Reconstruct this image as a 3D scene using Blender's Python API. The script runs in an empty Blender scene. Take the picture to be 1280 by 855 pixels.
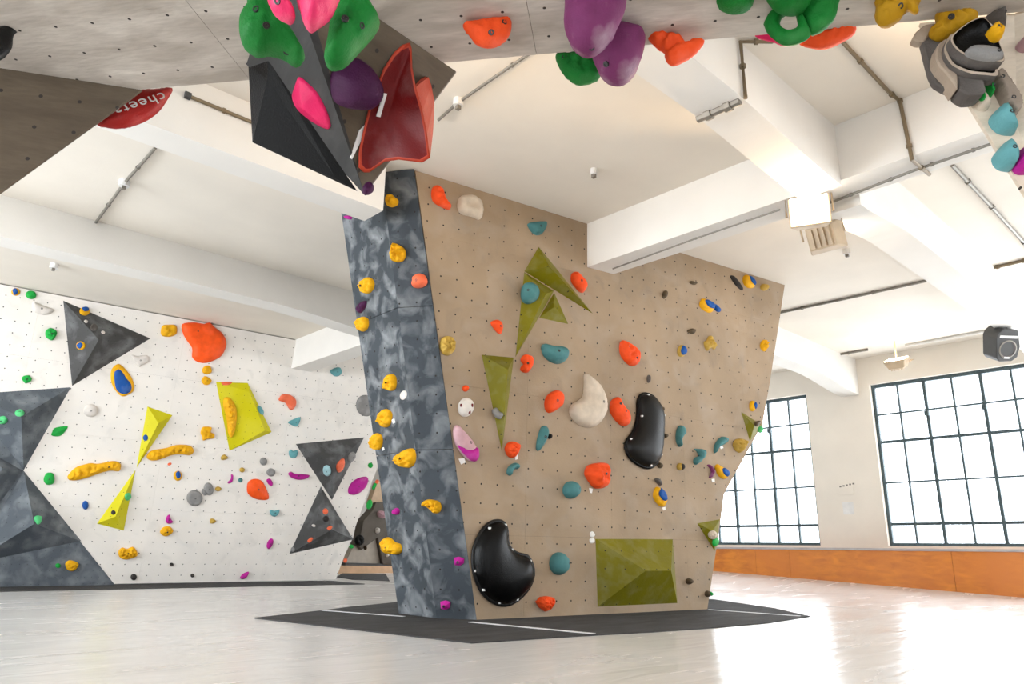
import bpy, bmesh, math, random
from mathutils import Vector, Matrix, noise
from mathutils.geometry import delaunay_2d_cdt

random.seed(7)
SC = bpy.context.scene
C = SC.collection
sin, cos, rad = math.sin, math.cos, math.radians

# ------------------------------------------------------------------ camera
F_PX, CX, CY = 920.4, 640.0, 427.5
TH, RO, AZ, EYE = rad(15.67), rad(-0.77), rad(46.93), 0.72
O = Vector((0, 0, EYE))
FWD = Vector((cos(AZ), sin(AZ), 0)); RGT = Vector((sin(AZ), -cos(AZ), 0)); UPZ = Vector((0, 0, 1))
fw = FWD*cos(TH)+UPZ*sin(TH); up0 = -FWD*sin(TH)+UPZ*cos(TH)
ex = RGT*cos(RO)-up0*sin(RO); ey = RGT*sin(RO)+up0*cos(RO)
cam = bpy.data.cameras.new('camera'); cam_o = bpy.data.objects.new('camera', cam); C.objects.link(cam_o)
cam.sensor_width = 36; cam.sensor_fit = 'HORIZONTAL'; cam.lens = F_PX*36/1280; cam.clip_start = 0.02
cam_o.matrix_world = Matrix(((ex.x, ey.x, -fw.x, 0), (ex.y, ey.y, -fw.y, 0), (ex.z, ey.z, -fw.z, EYE), (0, 0, 0, 1)))
SC.camera = cam_o

# ------------------------------------------------------------------ world, light, exposure
SC.view_settings.view_transform = 'Standard'; SC.view_settings.look = 'None'
SC.view_settings.gamma = 1; SC.view_settings.use_curve_mapping = False
SC.view_settings.exposure = -0.08
W = bpy.data.worlds.new('world'); SC.world = W; W.use_nodes = True
bg = W.node_tree.nodes['Background']; bg.inputs[0].default_value = (0.86, 0.93, 1.0, 1); bg.inputs[1].default_value = 4.0

def area(name, loc, rot, sx, sy, power, col):
    l = bpy.data.lights.new(name, 'AREA'); l.shape = 'RECTANGLE'; l.size = sx; l.size_y = sy
    l.energy = power; l.color = col
    o = bpy.data.objects.new(name, l); C.objects.link(o); o.location = loc; o.rotation_euler = rot
    return o
WIN_ROWS = [0.87, 1.30, 2.13, 2.97, 3.55, 4.20]
EAST, WEST, SOUTH, NORTH, ZC = 16.13, -7.0, -7.5, 24.0, 4.80
WIN_E = [(-4.6, -1.6), (-0.85, 2.1), (2.95, 6.03), (7.43, 10.45), (11.15, 14.1), (14.9, 17.9), (18.7, 21.7)]
WIN_W = [(-5.5, -2.5), (-1.7, 1.3), (2.1, 5.1), (5.9, 8.9), (9.7, 12.7)]
WIN_S = [(-5.6, -2.6), (-1.8, 1.2), (2.0, 5.0), (8.2, 11.2), (12.0, 15.0)]
# daylight entering through the windows on the sides of the hall behind and beside the camera
for i, (a, b) in enumerate(WIN_W):
    area('daylight_west', (WEST+0.06, (a+b)/2, 2.5), (0, rad(-90), 0), 3.2, b-a, (90 if b < 6 else 640), (0.86, 0.93, 1.0))
for i, (a, b) in enumerate(WIN_S):
    area('daylight_south', ((a+b)/2, SOUTH+0.06, 2.5), (rad(90), 0, 0), b-a, 3.2, 100 if b < 2 else 18 if b < 8 else 95, (0.93, 0.96, 1.0))
for i, (a, b) in enumerate(WIN_E):
    area('daylight_east', (EAST+0.32, (a+b)/2, 2.5), (0, rad(90), 0), 3.2, b-a, 520 if a < 2.2 else 140, (0.9, 0.95, 1.0))

# ------------------------------------------------------------------ pixel rays and planes (all positions below are real points on these planes)
def ray(x, y):
    a = (x-CX)/F_PX; b = (CY-y)/F_PX
    r = cos(RO)*a+sin(RO)*b; u = -sin(RO)*a+cos(RO)*b
    return RGT*r+FWD*(cos(TH)-u*sin(TH))+UPZ*(sin(TH)+u*cos(TH))
def cut(x, y, ax, v):
    d = ray(x, y); return O+d*((v-O[ax])/d[ax])
class Surf:
    def __init__(s, o, n, t=None):
        s.o = Vector(o); s.n = Vector(n).normalized()
        if s.n.dot(O-s.o) < 0: s.n = -s.n
        if t is None:
            t = UPZ.cross(s.n)
        t = Vector(t); t = (t-s.n*t.dot(s.n)).normalized()
        s.t = t; s.up = s.n.cross(t)
    def hit(s, x, y):
        d = ray(x, y); return O+d*((s.o-O).dot(s.n)/d.dot(s.n))
    def uv(s, x, y):
        p = s.hit(x, y)-s.o; return Vector((p.dot(s.t), p.dot(s.up)))
    def pt(s, u, v, h=0): return s.o+s.t*u+s.up*v+s.n*h
    def mat(s, c=None):
        c = s.o if c is None else c
        return Matrix(((s.t.x, s.up.x, s.n.x, c.x), (s.t.y, s.up.y, s.n.y, c.y), (s.t.z, s.up.z, s.n.z, c.z), (0, 0, 0, 1)))
    def shift(s, h): return Surf(s.o+s.n*h, s.n, s.t)
def wall_n(az, tilt):
    a, t = rad(az), rad(tilt)
    n = RGT*cos(a)-FWD*sin(a)
    return n*cos(t)-UPZ*sin(t), RGT*sin(a)+FWD*cos(a)
def tri_surf(a, b, c): return Surf(a, (b-a).cross(c-a))

# ------------------------------------------------------------------ materials
MATS = {}
def nt(name):
    m = bpy.data.materials.new(name); m.use_nodes = True
    return m, m.node_tree.nodes, m.node_tree.links, m.node_tree.nodes['Principled BSDF']
def mixc(N, L, fac, a, b):
    x = N.new('ShaderNodeMix'); x.data_type = 'RGBA'
    for s, v in ((0, fac), (6, a), (7, b)):
        if hasattr(v, 'is_output'): L.new(v, x.inputs[s])
        else: x.inputs[s].default_value = v if s == 0 else (*v, 1)
    return x.outputs[2]
def noise_fac(N, L, scale, lo, hi, detail=4, vec=None, dist=0, stretch=None):
    n = N.new('ShaderNodeTexNoise'); n.inputs['Scale'].default_value = scale; n.inputs['Detail'].default_value = detail
    n.inputs['Distortion'].default_value = dist
    tc = N.new('ShaderNodeTexCoord')
    src = tc.outputs['Object']
    if stretch:
        mp = N.new('ShaderNodeMapping'); mp.inputs['Scale'].default_value = stretch
        if len(stretch) > 3: pass
        L.new(src, mp.inputs[0]); src = mp.outputs[0]
    L.new(src, n.inputs['Vector'])
    r = N.new('ShaderNodeMapRange'); r.inputs[1].default_value = lo; r.inputs[2].default_value = hi
    L.new(n.outputs['Fac'], r.inputs[0])
    return r.outputs[0]
def bump(N, L, P, h, strength, dist=0.01):
    b = N.new('ShaderNodeBump'); b.inputs['Strength'].default_value = strength; b.inputs['Distance'].default_value = dist
    L.new(h, b.inputs['Height']); L.new(b.outputs[0], P.inputs['Normal'])
def plain(name, col, rough=0.6, metal=0, var=0.12, scale=6, bmp=0, bscale=60, spec=0.5):
    if name in MATS: return MATS[name]
    m, N, L, P = nt(name)
    f = noise_fac(N, L, scale, 0.3, 0.7)
    d = tuple(max(0, c*(1-var)) for c in col); u = tuple(min(1, c*(1+var*0.6)) for c in col)
    L.new(mixc(N, L, f, d, u), P.inputs['Base Color'])
    P.inputs['Roughness'].default_value = rough; P.inputs['Metallic'].default_value = metal
    P.inputs['Specular IOR Level'].default_value = spec
    if bmp:
        n = noise_fac(N, L, bscale, 0.3, 0.7); bump(N, L, P, n, bmp)
    MATS[name] = m; return m
def hold_mat(name, col, chalk=0.25, rough=0.62, spec=0.2):
    m, N, L, P = nt('polyurethane_'+name)
    f = noise_fac(N, L, 9, 0.35, 0.7); c1 = mixc(N, L, f, tuple(c*0.86 for c in col), tuple(min(1, c*1.06) for c in col))
    k = noise_fac(N, L, 5, 0.54, 0.86, 6); mul = N.new('ShaderNodeMath'); mul.operation = 'MULTIPLY'
    L.new(k, mul.inputs[0]); mul.inputs[1].default_value = chalk
    L.new(mixc(N, L, mul.outputs[0], c1 if 0 else col, (0.72, 0.69, 0.66)), P.inputs['Base Color'])
    L.new(c1, N[[n.name for n in N if n.type == 'MIX'][-1]].inputs[6])
    P.inputs['Roughness'].default_value = rough; P.inputs['Specular IOR Level'].default_value = spec
    bump(N, L, P, noise_fac(N, L, 130, 0.3, 0.7, 2), 0.25, 0.004)
    MATS[name] = m; return m
def dotted(name, col, pitch, off, var=0.08, chalk=0.0, chalk_scale=2.2, rough=0.7, r=0.045, grain=0.3, stain=None, dist=1.0, smear=None):
    """painted plywood with a square grid of bolt holes, chalk smudges and rubber marks"""
    m, N, L, P = nt(name)
    tc = N.new('ShaderNodeTexCoord')
    f = noise_fac(N, L, 1.3, 0.3, 0.7, 5)
    c1 = mixc(N, L, f, tuple(c*(1-var) for c in col), tuple(min(1, c*(1+var)) for c in col))
    if stain:
        s = noise_fac(N, L, 3.1, 0.56, 0.75, 8, dist=0.6); sm = N.new('ShaderNodeMath'); sm.operation = 'MULTIPLY'
        L.new(s, sm.inputs[0]); sm.inputs[1].default_value = 0.55
        c1 = mixc(N, L, sm.outputs[0], c1, stain)
    if chalk:
        k = noise_fac(N, L, chalk_scale, 0.46, 0.92, 12, dist=dist, stretch=smear); km = N.new('ShaderNodeMath'); km.operation = 'MULTIPLY'
        L.new(k, km.inputs[0]); km.inputs[1].default_value = chalk
        c1 = mixc(N, L, km.outputs[0], c1, (0.66, 0.68, 0.69))
    mp = N.new('ShaderNodeVectorMath'); mp.operation = 'SUBTRACT'; mp.inputs[1].default_value = (off[0]-pitch/2, off[1]-pitch/2, 0)
    L.new(tc.outputs['Object'], mp.inputs[0])
    sc = N.new('ShaderNodeVectorMath'); sc.operation = 'MULTIPLY'; sc.inputs[1].default_value = (1/pitch, 1/pitch, 0)
    L.new(mp.outputs[0], sc.inputs[0])
    fr = N.new('ShaderNodeVectorMath'); fr.operation = 'FRACTION'; L.new(sc.outputs[0], fr.inputs[0])
    sb = N.new('ShaderNodeVectorMath'); sb.operation = 'SUBTRACT'; sb.inputs[1].default_value = (0.5, 0.5, 0); L.new(fr.outputs[0], sb.inputs[0])
    ln = N.new('ShaderNodeVectorMath'); ln.operation = 'LENGTH'; L.new(sb.outputs[0], ln.inputs[0])
    lt = N.new('ShaderNodeMath'); lt.operation = 'LESS_THAN'; L.new(ln.outputs['Value'], lt.inputs[0]); lt.inputs[1].default_value = r
    L.new(mixc(N, L, lt.outputs[0], c1, (0.02, 0.018, 0.016)), P.inputs['Base Color'])
    P.inputs['Roughness'].default_value = rough; P.inputs['Specular IOR Level'].default_value = 0.2
    bump(N, L, P, noise_fac(N, L, 40, 0.3, 0.7, 4), grain, 0.003)
    MATS[name] = m; return m

hold_mat('orange', (0.88, 0.085, 0.014), 0.15); hold_mat('flame', (0.95, 0.10, 0.012), 0.05, 0.5); hold_mat('coral', (0.85, 0.16, 0.07), 0.25)
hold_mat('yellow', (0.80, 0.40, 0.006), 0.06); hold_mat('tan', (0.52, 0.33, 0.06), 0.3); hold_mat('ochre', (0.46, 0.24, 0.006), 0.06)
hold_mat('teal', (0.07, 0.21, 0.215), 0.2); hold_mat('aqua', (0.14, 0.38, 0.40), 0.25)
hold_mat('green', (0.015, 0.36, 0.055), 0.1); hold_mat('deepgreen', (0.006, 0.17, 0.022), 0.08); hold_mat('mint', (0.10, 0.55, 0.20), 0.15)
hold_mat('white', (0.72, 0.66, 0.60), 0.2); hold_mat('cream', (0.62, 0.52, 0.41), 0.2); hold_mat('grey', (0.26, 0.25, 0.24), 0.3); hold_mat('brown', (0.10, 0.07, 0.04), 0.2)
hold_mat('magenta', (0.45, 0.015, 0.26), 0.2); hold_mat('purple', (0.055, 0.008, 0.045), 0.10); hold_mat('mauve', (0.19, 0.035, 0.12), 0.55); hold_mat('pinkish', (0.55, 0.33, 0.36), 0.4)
hold_mat('pink', (0.80, 0.035, 0.14), 0.25, 0.45); hold_mat('crimson', (0.72, 0.012, 0.11), 0.04, 0.45)
hold_mat('blue', (0.012, 0.085, 0.33), 0.15); hold_mat('black', (0.008, 0.0075, 0.007), 0.0, 0.38, 0.22); hold_mat('gloss', (0.002, 0.002, 0.002), 0.0, 0.3, 0.16); hold_mat('dark', (0.035, 0.03, 0.028), 0.1)
hold_mat('lightblue', (0.35, 0.55, 0.58), 0.4); hold_mat('red', (0.36, 0.016, 0.012), 0.12, 0.42); hold_mat('lit_red', (0.46, 0.05, 0.022), 0.1, 0.45); hold_mat('wine', (0.15, 0.007, 0.007), 0.15, 0.4)  # last two: lit and shaded reds of the scoop; the darker also colours spots
hold_mat('taupe', (0.30, 0.24, 0.19), 0.25); hold_mat('shell', (0.42, 0.33, 0.25), 0.3); hold_mat('slate', (0.115, 0.10, 0.09), 0.15)
plain('bolt_steel', (0.05, 0.05, 0.05), 0.35, 0.7); plain('tag_paper', (0.80, 0.78, 0.75), 0.8)
plain('plaster', (0.80, 0.768, 0.72), 0.9, var=0.04, scale=1.5, bmp=0.05, bscale=25)
plain('plaster_warm', (0.79, 0.73, 0.645), 0.9, var=0.05, scale=1.2, bmp=0.05, bscale=25)
plain('concrete_soffit', (0.42, 0.41, 0.40), 0.9, var=0.08, scale=2.5, bmp=0.2)
plain('conduit_grey', (0.22, 0.20, 0.17), 0.5, 0.3); plain('conduit_brown', (0.20, 0.15, 0.09), 0.5, 0.3); plain('conduit_white', (0.62, 0.6, 0.56), 0.5)
plain('window_steel', (0.055, 0.085, 0.095), 0.5, 0.2, var=0.4, scale=30)
plain('plastic_dark', (0.05, 0.05, 0.05), 0.5); plain('plastic_white', (0.75, 0.74, 0.72), 0.5); plain('lamp_beige', (0.55, 0.42, 0.28), 0.45)
plain('speaker_cone', (0.16, 0.13, 0.13), 0.6)
plain('rail_paint', (0.40, 0.37, 0.37), 0.5); plain('seam_tape', (0.72, 0.72, 0.73), 0.5)
plain('far_brown', (0.115, 0.095, 0.075), 0.8); plain('far_tan', (0.62, 0.44, 0.29), 0.8); plain('far_beige', (0.50, 0.44, 0.37), 0.8); plain('far_wood', (0.70, 0.44, 0.26), 0.6)

def carpet_mat():
    m, N, L, P = nt('carpet_charcoal')
    f = noise_fac(N, L, 220, 0.3, 0.7, 2); g = noise_fac(N, L, 2.2, 0.35, 0.75, 6, stretch=(1, 3, 1))
    a = mixc(N, L, f, (0.028, 0.027, 0.027), (0.06, 0.058, 0.058))
    gm = N.new('ShaderNodeMath'); gm.operation = 'MULTIPLY'; L.new(g, gm.inputs[0]); gm.inputs[1].default_value = 0.1
    L.new(mixc(N, L, gm.outputs[0], a, (0.32, 0.32, 0.33)), P.inputs['Base Color']); P.inputs['Roughness'].default_value = 0.85; P.inputs['Specular IOR Level'].default_value = 0.2
    bump(N, L, P, f, 0.5, 0.004); MATS['carpet'] = m
carpet_mat()
def floor_mat():
    m, N, L, P = nt('vinyl_tarpaulin')
    f = noise_fac(N, L, 1.6, 0.3, 0.72, 7, dist=0.4, stretch=(0.5, 2.6, 1)); g = noise_fac(N, L, 0.5, 0.35, 0.7, 4)
    a = mixc(N, L, f, (0.54, 0.525, 0.51), (0.76, 0.75, 0.74)); L.new(mixc(N, L, g, a, (0.72, 0.71, 0.70)), P.inputs['Base Color'])
    r = N.new('ShaderNodeMapRange'); L.new(f, r.inputs[0]); r.inputs[3].default_value = 0.30; r.inputs[4].default_value = 0.16
    L.new(r.outputs[0], P.inputs['Roughness'])
    h = noise_fac(N, L, 2.0, 0.2, 0.8, 3, dist=0.8, stretch=(0.6, 2.2, 1)); bump(N, L, P, h, 0.18, 0.03); MATS['floor'] = m
floor_mat()
def wood_mat():
    m, N, L, P = nt('varnished_plywood')
    f = noise_fac(N, L, 3, 0.3, 0.7, 6, stretch=(1, 1, 3), dist=0.4); g = noise_fac(N, L, 1.1, 0.4, 0.7, 4)
    a = mixc(N, L, f, (0.48, 0.13, 0.012), (0.74, 0.25, 0.02)); L.new(mixc(N, L, g, a, (0.60, 0.18, 0.02)), P.inputs['Base Color'])
    P.inputs['Roughness'].default_value = 0.45; MATS['wood'] = m
wood_mat()
def roof_mat(name, c0, c1, pitch, tick, off):
    m, N, L, P = nt(name)
    tc = N.new('ShaderNodeTexCoord')
    f = noise_fac(N, L, 2.2, 0.3, 0.7, 8, dist=0.8, stretch=(1, 3.2, 1)); g = noise_fac(N, L, 14, 0.35, 0.75, 4, stretch=(1, 5, 1))
    a = mixc(N, L, f, c0, c1); gm = N.new('ShaderNodeMath'); gm.operation = 'MULTIPLY'; L.new(g, gm.inputs[0]); gm.inputs[1].default_value = 0.3
    a = mixc(N, L, gm.outputs[0], a, tuple(x*0.7 for x in c0))
    sc = N.new('ShaderNodeMapping'); sc.inputs['Scale'].default_value = (1/pitch, 1/pitch, 0); sc.inputs['Location'].default_value = (off[0], off[1], 0)
    L.new(tc.outputs['Object'], sc.inputs[0])
    fr = N.new('ShaderNodeVectorMath'); fr.operation = 'FRACTION'; L.new(sc.outputs[0], fr.inputs[0])
    sb = N.new('ShaderNodeVectorMath'); sb.operation = 'SUBTRACT'; sb.inputs[1].default_value = (0.5, 0.5, 0); L.new(fr.outputs[0], sb.inputs[0])
    ln = N.new('ShaderNodeVectorMath'); ln.operation = 'LENGTH'; L.new(sb.outputs[0], ln.inputs[0])
    lt = N.new('ShaderNodeMath'); lt.operation = 'LESS_THAN'; L.new(ln.outputs['Value'], lt.inputs[0]); lt.inputs[1].default_value = tick
    L.new(mixc(N, L, lt.outputs[0], a, (0.03, 0.022, 0.018)), P.inputs['Base Color']); P.inputs['Roughness'].default_value = 0.75
    bump(N, L, P, g, 0.2, 0.003); MATS[name] = m
roof_mat('roof_ply', (0.40, 0.345, 0.29), (0.70, 0.64, 0.57), 0.17, 0.04, (0.1, 0.3))
roof_mat('brown_ply', (0.080, 0.056, 0.034), (0.14, 0.104, 0.066), 0.16, 0.055, (0.35, 0.2))
roof_mat('column_ply', (0.66, 0.55, 0.42), (0.80, 0.70, 0.57), 0.16, 0.03, (0.2, 0.2))
roof_mat('ridge_black', (0.022, 0.021, 0.02), (0.06, 0.057, 0.054), 0.16, 0.03, (0.2, 0.2))
def glass_mat():
    m, N, L, P = nt('window_glass')
    t = N.new('ShaderNodeBsdfTransparent'); g = N.new('ShaderNodeBsdfGlossy'); g.inputs['Roughness'].default_value = 0.02
    x = N.new('ShaderNodeMixShader'); x.inputs[0].default_value = 0.05
    L.new(t.outputs[0], x.inputs[1]); L.new(g.outputs[0], x.inputs[2]); L.new(x.outputs[0], N['Material Output'].inputs[0]); MATS['glass'] = m
glass_mat()
def emit_mat(name, col, s):
    m, N, L, P = nt(name); P.inputs['Emission Color'].default_value = (*col, 1); P.inputs['Emission Strength'].default_value = s
    P.inputs['Base Color'].default_value = (*col, 1); MATS[name] = m
emit_mat('lamp_glass', (1.0, 0.90, 0.74), 12)

# ------------------------------------------------------------------ object helpers
def tag(o, label=None, cat=None, group=None, kind=None):
    for k, v in (('label', label), ('category', cat), ('group', group), ('kind', kind)):
        if v: o[k] = v
    return o
def empty(name, mw=None, **kw):
    o = bpy.data.objects.new(name, None); C.objects.link(o); o.empty_display_size = 0.1
    if mw is not None: o.matrix_world = mw
    return tag(o, **kw)
def mesh(name, verts, faces, m, parent=None, mw=None, smooth=False, bevel=0, **kw):
    me = bpy.data.meshes.new(name); me.from_pydata([tuple(v) for v in verts], [], faces); me.update()
    bm = bmesh.new(); bm.from_mesh(me); bmesh.ops.recalc_face_normals(bm, faces=bm.faces)
    if bevel:
        es = [e for e in bm.edges if len(e.link_faces) == 2 and e.calc_face_angle(0) > 0.35]
        bmesh.ops.bevel(bm, geom=es, offset=bevel, segments=1, affect='EDGES', clamp_overlap=True)
    bm.to_mesh(me); bm.free()
    if smooth:
        for p in me.polygons: p.use_smooth = True
    me.materials.append(MATS[m] if isinstance(m, str) else m)
    o = bpy.data.objects.new(name, me); C.objects.link(o)
    if parent: o.parent = parent
    if mw is not None: o.matrix_local = mw
    return tag(o, **kw)
BOXF = [(0, 1, 2, 3), (7, 6, 5, 4), (0, 4, 5, 1), (1, 5, 6, 2), (2, 6, 7, 3), (3, 7, 4, 0)]
def box(name, x0, x1, y0, y1, z0, z1, m, parent=None, mw=None, bevel=0, **kw):
    v = [(x0, y0, z0), (x1, y0, z0), (x1, y1, z0), (x0, y1, z0), (x0, y0, z1), (x1, y0, z1), (x1, y1, z1), (x0, y1, z1)]
    return mesh(name, v, BOXF, m, parent, mw, bevel=bevel, **kw)
def prism(name, poly, h0, h1, m, parent=None, mw=None, bevel=0, inset=0, **kw):
    """2D polygon extruded from h0 to h1 along local z; inset shrinks the back"""
    n = len(poly); cx = sum(p[0] for p in poly)/n; cy = sum(p[1] for p in poly)/n
    v = [(cx+(p[0]-cx)*(1-inset), cy+(p[1]-cy)*(1-inset), h0) for p in poly]+[(p[0], p[1], h1) for p in poly]
    f = [tuple(range(n))[::-1], tuple(range(n, 2*n))]+[(i, (i+1) % n, n+(i+1) % n, n+i) for i in range(n)]
    return mesh(name, v, f, m, parent, mw, bevel=bevel, **kw)
def tube_data(pts, r, seg=8):
    v, f = [], []
    for i, p in enumerate(pts):
        d = (pts[min(i+1, len(pts)-1)]-pts[max(i-1, 0)]).normalized()
        a = d.cross(UPZ); a = a.normalized() if a.length > 1e-3 else d.cross(Vector((1, 0, 0))).normalized()
        b = d.cross(a)
        for k in range(seg):
            t = 2*math.pi*k/seg; v.append(p+a*r*cos(t)+b*r*sin(t))
    for i in range(len(pts)-1):
        for k in range(seg):
            f.append((i*seg+k, i*seg+(k+1) % seg, (i+1)*seg+(k+1) % seg, (i+1)*seg+k))
    f.append(tuple(range(seg))[::-1]); f.append(tuple(range((len(pts)-1)*seg, len(pts)*seg)))
    return v, f
def tube(name, pts, r, m, parent=None, **kw):
    v, f = tube_data([Vector(p) for p in pts], r); return mesh(name, v, f, m, parent, smooth=False, **kw)

# ------------------------------------------------------------------ zoom frames used for measuring
Z = dict(P=(0, 0, 1), a=(0, 320, 3.562), b=(0, 520, 3.562), c=(240, 380, 4.277), d=(240, 540, 3.885), e=(420, 200, 3.886), f=(420, 400, 4.277),
         g=(460, 580, 3.886), h=(590, 290, 4.275), i=(590, 440, 3.885), j=(660, 600, 4.277), k=(800, 320, 4.275), l=(790, 480, 4.275), m=(180, 560, 4.75),
         n=(560, 0, 4.923), o=(780, 0, 4.0), p=(1060, 0, 5.818), q=(1140, 60, 5.03), r=(290, 0, 6.737), s=(400, 40, 4.07), t=(0, 0, 5.333), u=(220, 80, 5.027), w=(400, 560, 4.75))
def px(z, pts):
    ox, oy, s = Z[z]; return [(ox+x/s, oy+y/s) for x, y in pts]

# ------------------------------------------------------------------ big surfaces
n_b, t_b = wall_n(56.95, 1.0); S_BG = Surf(cut(596, 776, 2, 0), n_b, t_b)
n_l, t_l = wall_n(51.3, 11.0); S_LW = Surf(cut(145, 731, 2, 0.012), n_l, t_l)
CR0 = cut(546, 774, 2, 0.0); CR1 = cut(476, 213, 2, 4.82); BE0 = cut(596, 776, 2, 0); BE1 = S_BG.hit(519, 211); GL0 = cut(498.6, 767.8, 2, 0)
S_GF = Surf(CR0, (CR1-CR0).cross(BE0-CR0)); S_GL = Surf(CR0, (CR1-CR0).cross(GL0-CR0))
ZR = 2.8
TIP = cut(455, 243, 2, 2.25); PL = cut(308, 80, 2, ZR); PR = cut(570, 88.6, 2, ZR); PN = cut(352, -60, 2, ZR)
S_SL = tri_surf(PN, PL, TIP); S_SR = tri_surf(PN, PR, TIP)
SURF = dict(lw=S_LW, bg=S_BG, gl=S_GL, gf=S_GF, sl=S_SL, sr=S_SR)

# ================================================================== THE ROOM
box('floor', WEST-0.3, EAST+0.3, SOUTH-0.3, NORTH+0.3, -0.25, 0, 'floor', kind='structure')
box('ceiling', WEST-0.3, EAST+0.3, SOUTH-0.3, NORTH+0.3, ZC, ZC+0.25, 'plaster_warm', kind='structure')
def wall_open(name, axis, pos, thick, lo, hi, wins, m):
    """wall with window openings; axis 0: plane x=pos, axis 1: plane y=pos"""
    vs, fs = [], []
    def add(a0, a1, z0, z1):
        p0, p1 = (pos, pos+thick)
        q = [(p0, p1), (a0, a1)] if axis == 0 else [(a0, a1), (p0, p1)]
        (x0, x1), (y0, y1) = q; b = len(vs)
        vs.extend([(x0, y0, z0), (x1, y0, z0), (x1, y1, z0), (x0, y1, z0), (x0, y0, z1), (x1, y0, z1), (x1, y1, z1), (x0, y1, z1)])
        fs.extend([tuple(b+i for i in f) for f in BOXF])
    cur = lo
    for a, b in sorted(wins):
        add(cur, a, 0, ZC); add(a, b, 0, WIN_ROWS[0]); add(a, b, WIN_ROWS[-1], ZC); cur = b
    add(cur, hi, 0, ZC)
    return mesh(name, vs, fs, m, kind='structure')
wall_open('wall_right', 0, EAST, 0.3, SOUTH-0.3, NORTH+0.3, WIN_E, 'plaster_warm')
wall_open('wall_left', 0, WEST-0.3, 0.3, SOUTH-0.3, NORTH+0.3, WIN_W, 'plaster')
wall_open('wall_front', 1, SOUTH-0.3, 0.3, WEST, EAST, WIN_S, 'plaster')
wall_open('wall_back', 1, NORTH, 0.3, WEST, EAST, [], 'plaster')

def window(idx, axis, pos, a, b, ncol, full):
    """steel framed factory window; local x along the wall, local z up"""
    root = empty('window_%d' % idx, kind='structure')
    if axis == 0: root.matrix_world = Matrix.Translation((pos, a, 0)) @ Matrix.Rotation(rad(90), 4, 'Z')
    else: root.matrix_world = Matrix.Translation((a, pos, 0))
    w = b-a; z0, z1 = WIN_ROWS[0], WIN_ROWS[-1]
    fr = []
    for nm, x0, x1, zz0, zz1 in (('frame_jamb', 0, .06, z0, z1), ('frame_jamb', w-.06, w, z0, z1), ('frame_head', 0.06, w-.06, z1-.07, z1), ('frame_sill', 0.06, w-.06, z0, z0+.06)):
        box(nm, x0, x1, -0.04, 0.04, zz0, zz1, 'window_steel', root)
    for c in range(1, ncol):
        x = w*c/ncol; t = 0.028 if c % 2 == 0 else 0.017
        box('mullion' if c % 2 == 0 else 'glazing_bar', x-t, x+t, -0.03, 0.03, z0+.06, z1-.07, 'window_steel', root)
    for k, z in enumerate(WIN_ROWS[1:-1]):
        t = 0.028 if k in (0, 2) else 0.016
        box('transom' if k in (0, 2) else 'glazing_bar', 0.06, w-.06, -0.026, 0.026, z-t, z+t, 'window_steel', root)
    if full:
        proto = {}
        for c in range(ncol):
            for k in range(5):
                if k not in proto:
                    o = box('pane', 0, w/ncol, -0.003, 0.003, WIN_ROWS[k], WIN_ROWS[k+1], 'glass', root); proto[k] = o
                else:
                    o = proto[k].copy(); C.objects.link(o); o.parent = root
                o.location = (w*c/ncol, 0, 0)
        hx = w*(ncol-2)/ncol
        for q, hz in ((w*4/ncol, 3.42), (w*2/ncol, 3.42)):
            box('window_latch', q-.03, q+.05, 0.03, 0.07, hz, hz+.10, 'window_steel', root, bevel=0.008)
    else:
        box('pane', 0.03, w-.03, -0.003, 0.003, z0, z1, 'glass', root)
k = 0
for (a, b) in sorted(WIN_E, key=lambda q: abs(q[0]-4)):
    k += 1; window(k, 0, EAST+0.14, a, b, 6, a in (2.95, 7.43, 11.15))
for (a, b) in WIN_W: k += 1; window(k, 0, WEST-0.15, a, b, 6, False)
for (a, b) in WIN_S: k += 1; window(k, 1, SOUTH-0.15, a, b, 6, False)

# concrete beams: one run along y, ribs along x that drop at their ends
BX0, BX1 = 6.71, 7.14
mesh('ceiling_trim', [(BX0, SOUTH, 4.2), (BX1, SOUTH, 4.2), (BX1, NORTH, 4.2), (BX0, NORTH, 4.2), (BX0, SOUTH, ZC), (BX1, SOUTH, ZC), (BX1, NORTH, ZC), (BX0, NORTH, ZC)], BOXF, 'plaster', kind='structure').name = 'trim_1'
def rib(idx, x0, x1, y0, y1, drop0, drop1, zmid=4.21, lean=0):
    xs = [x0+(x1-x0)*i/40 for i in range(41)]
    def zb(x):
        z = zmid
        for e, d, w in ((x0, drop0, 1.5), (x1, drop1, 2.2)):
            t = max(0, 1-abs(x-e)/w); z -= d*t*t*(3-2*t)
        return z
    v, f = [], []
    for x in xs: z = zb(x); v += [(x, y0, z), (x, y1, z), (x, y1+lean*0.5, ZC), (x, y0+lean, ZC)]
    for i in range(40):
        for q in range(4): f.append((i*4+q, i*4+(q+1) % 4, i*4+4+(q+1) % 4, i*4+4+q))
    f += [(3, 2, 1, 0), (160, 161, 162, 163)]
    mesh('trim_%d' % idx, v, f, 'plaster', kind='structure')
ti = 2
for y0, y1, ln in ((-5.0, -4.58, 0), (-1.24, -0.82, 0), (2.54, 2.95, 0), (6.25, 6.62, 0), (10.05, 10.42, 0.22), (13.85, 14.25, 0), (17.6, 18.0, 0), (21.3, 21.7, 0)):
    if y0 == 6.25:
        rib(ti, WEST, 3.92, y0, y1, .1, 0, 4.2); ti += 1
        rib(ti, BX1, EAST, y0, y1, .08, .2); ti += 1
    else:
        if y0 != 13.85: rib(ti, WEST, BX0, y0, y1, .1, .12, 4.26 if y0 == 2.54 else 4.2, ln); ti += 1
        rib(ti, BX1, EAST, y0, y1, .12 if y0 == 2.54 else .08, .2); ti += 1

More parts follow.
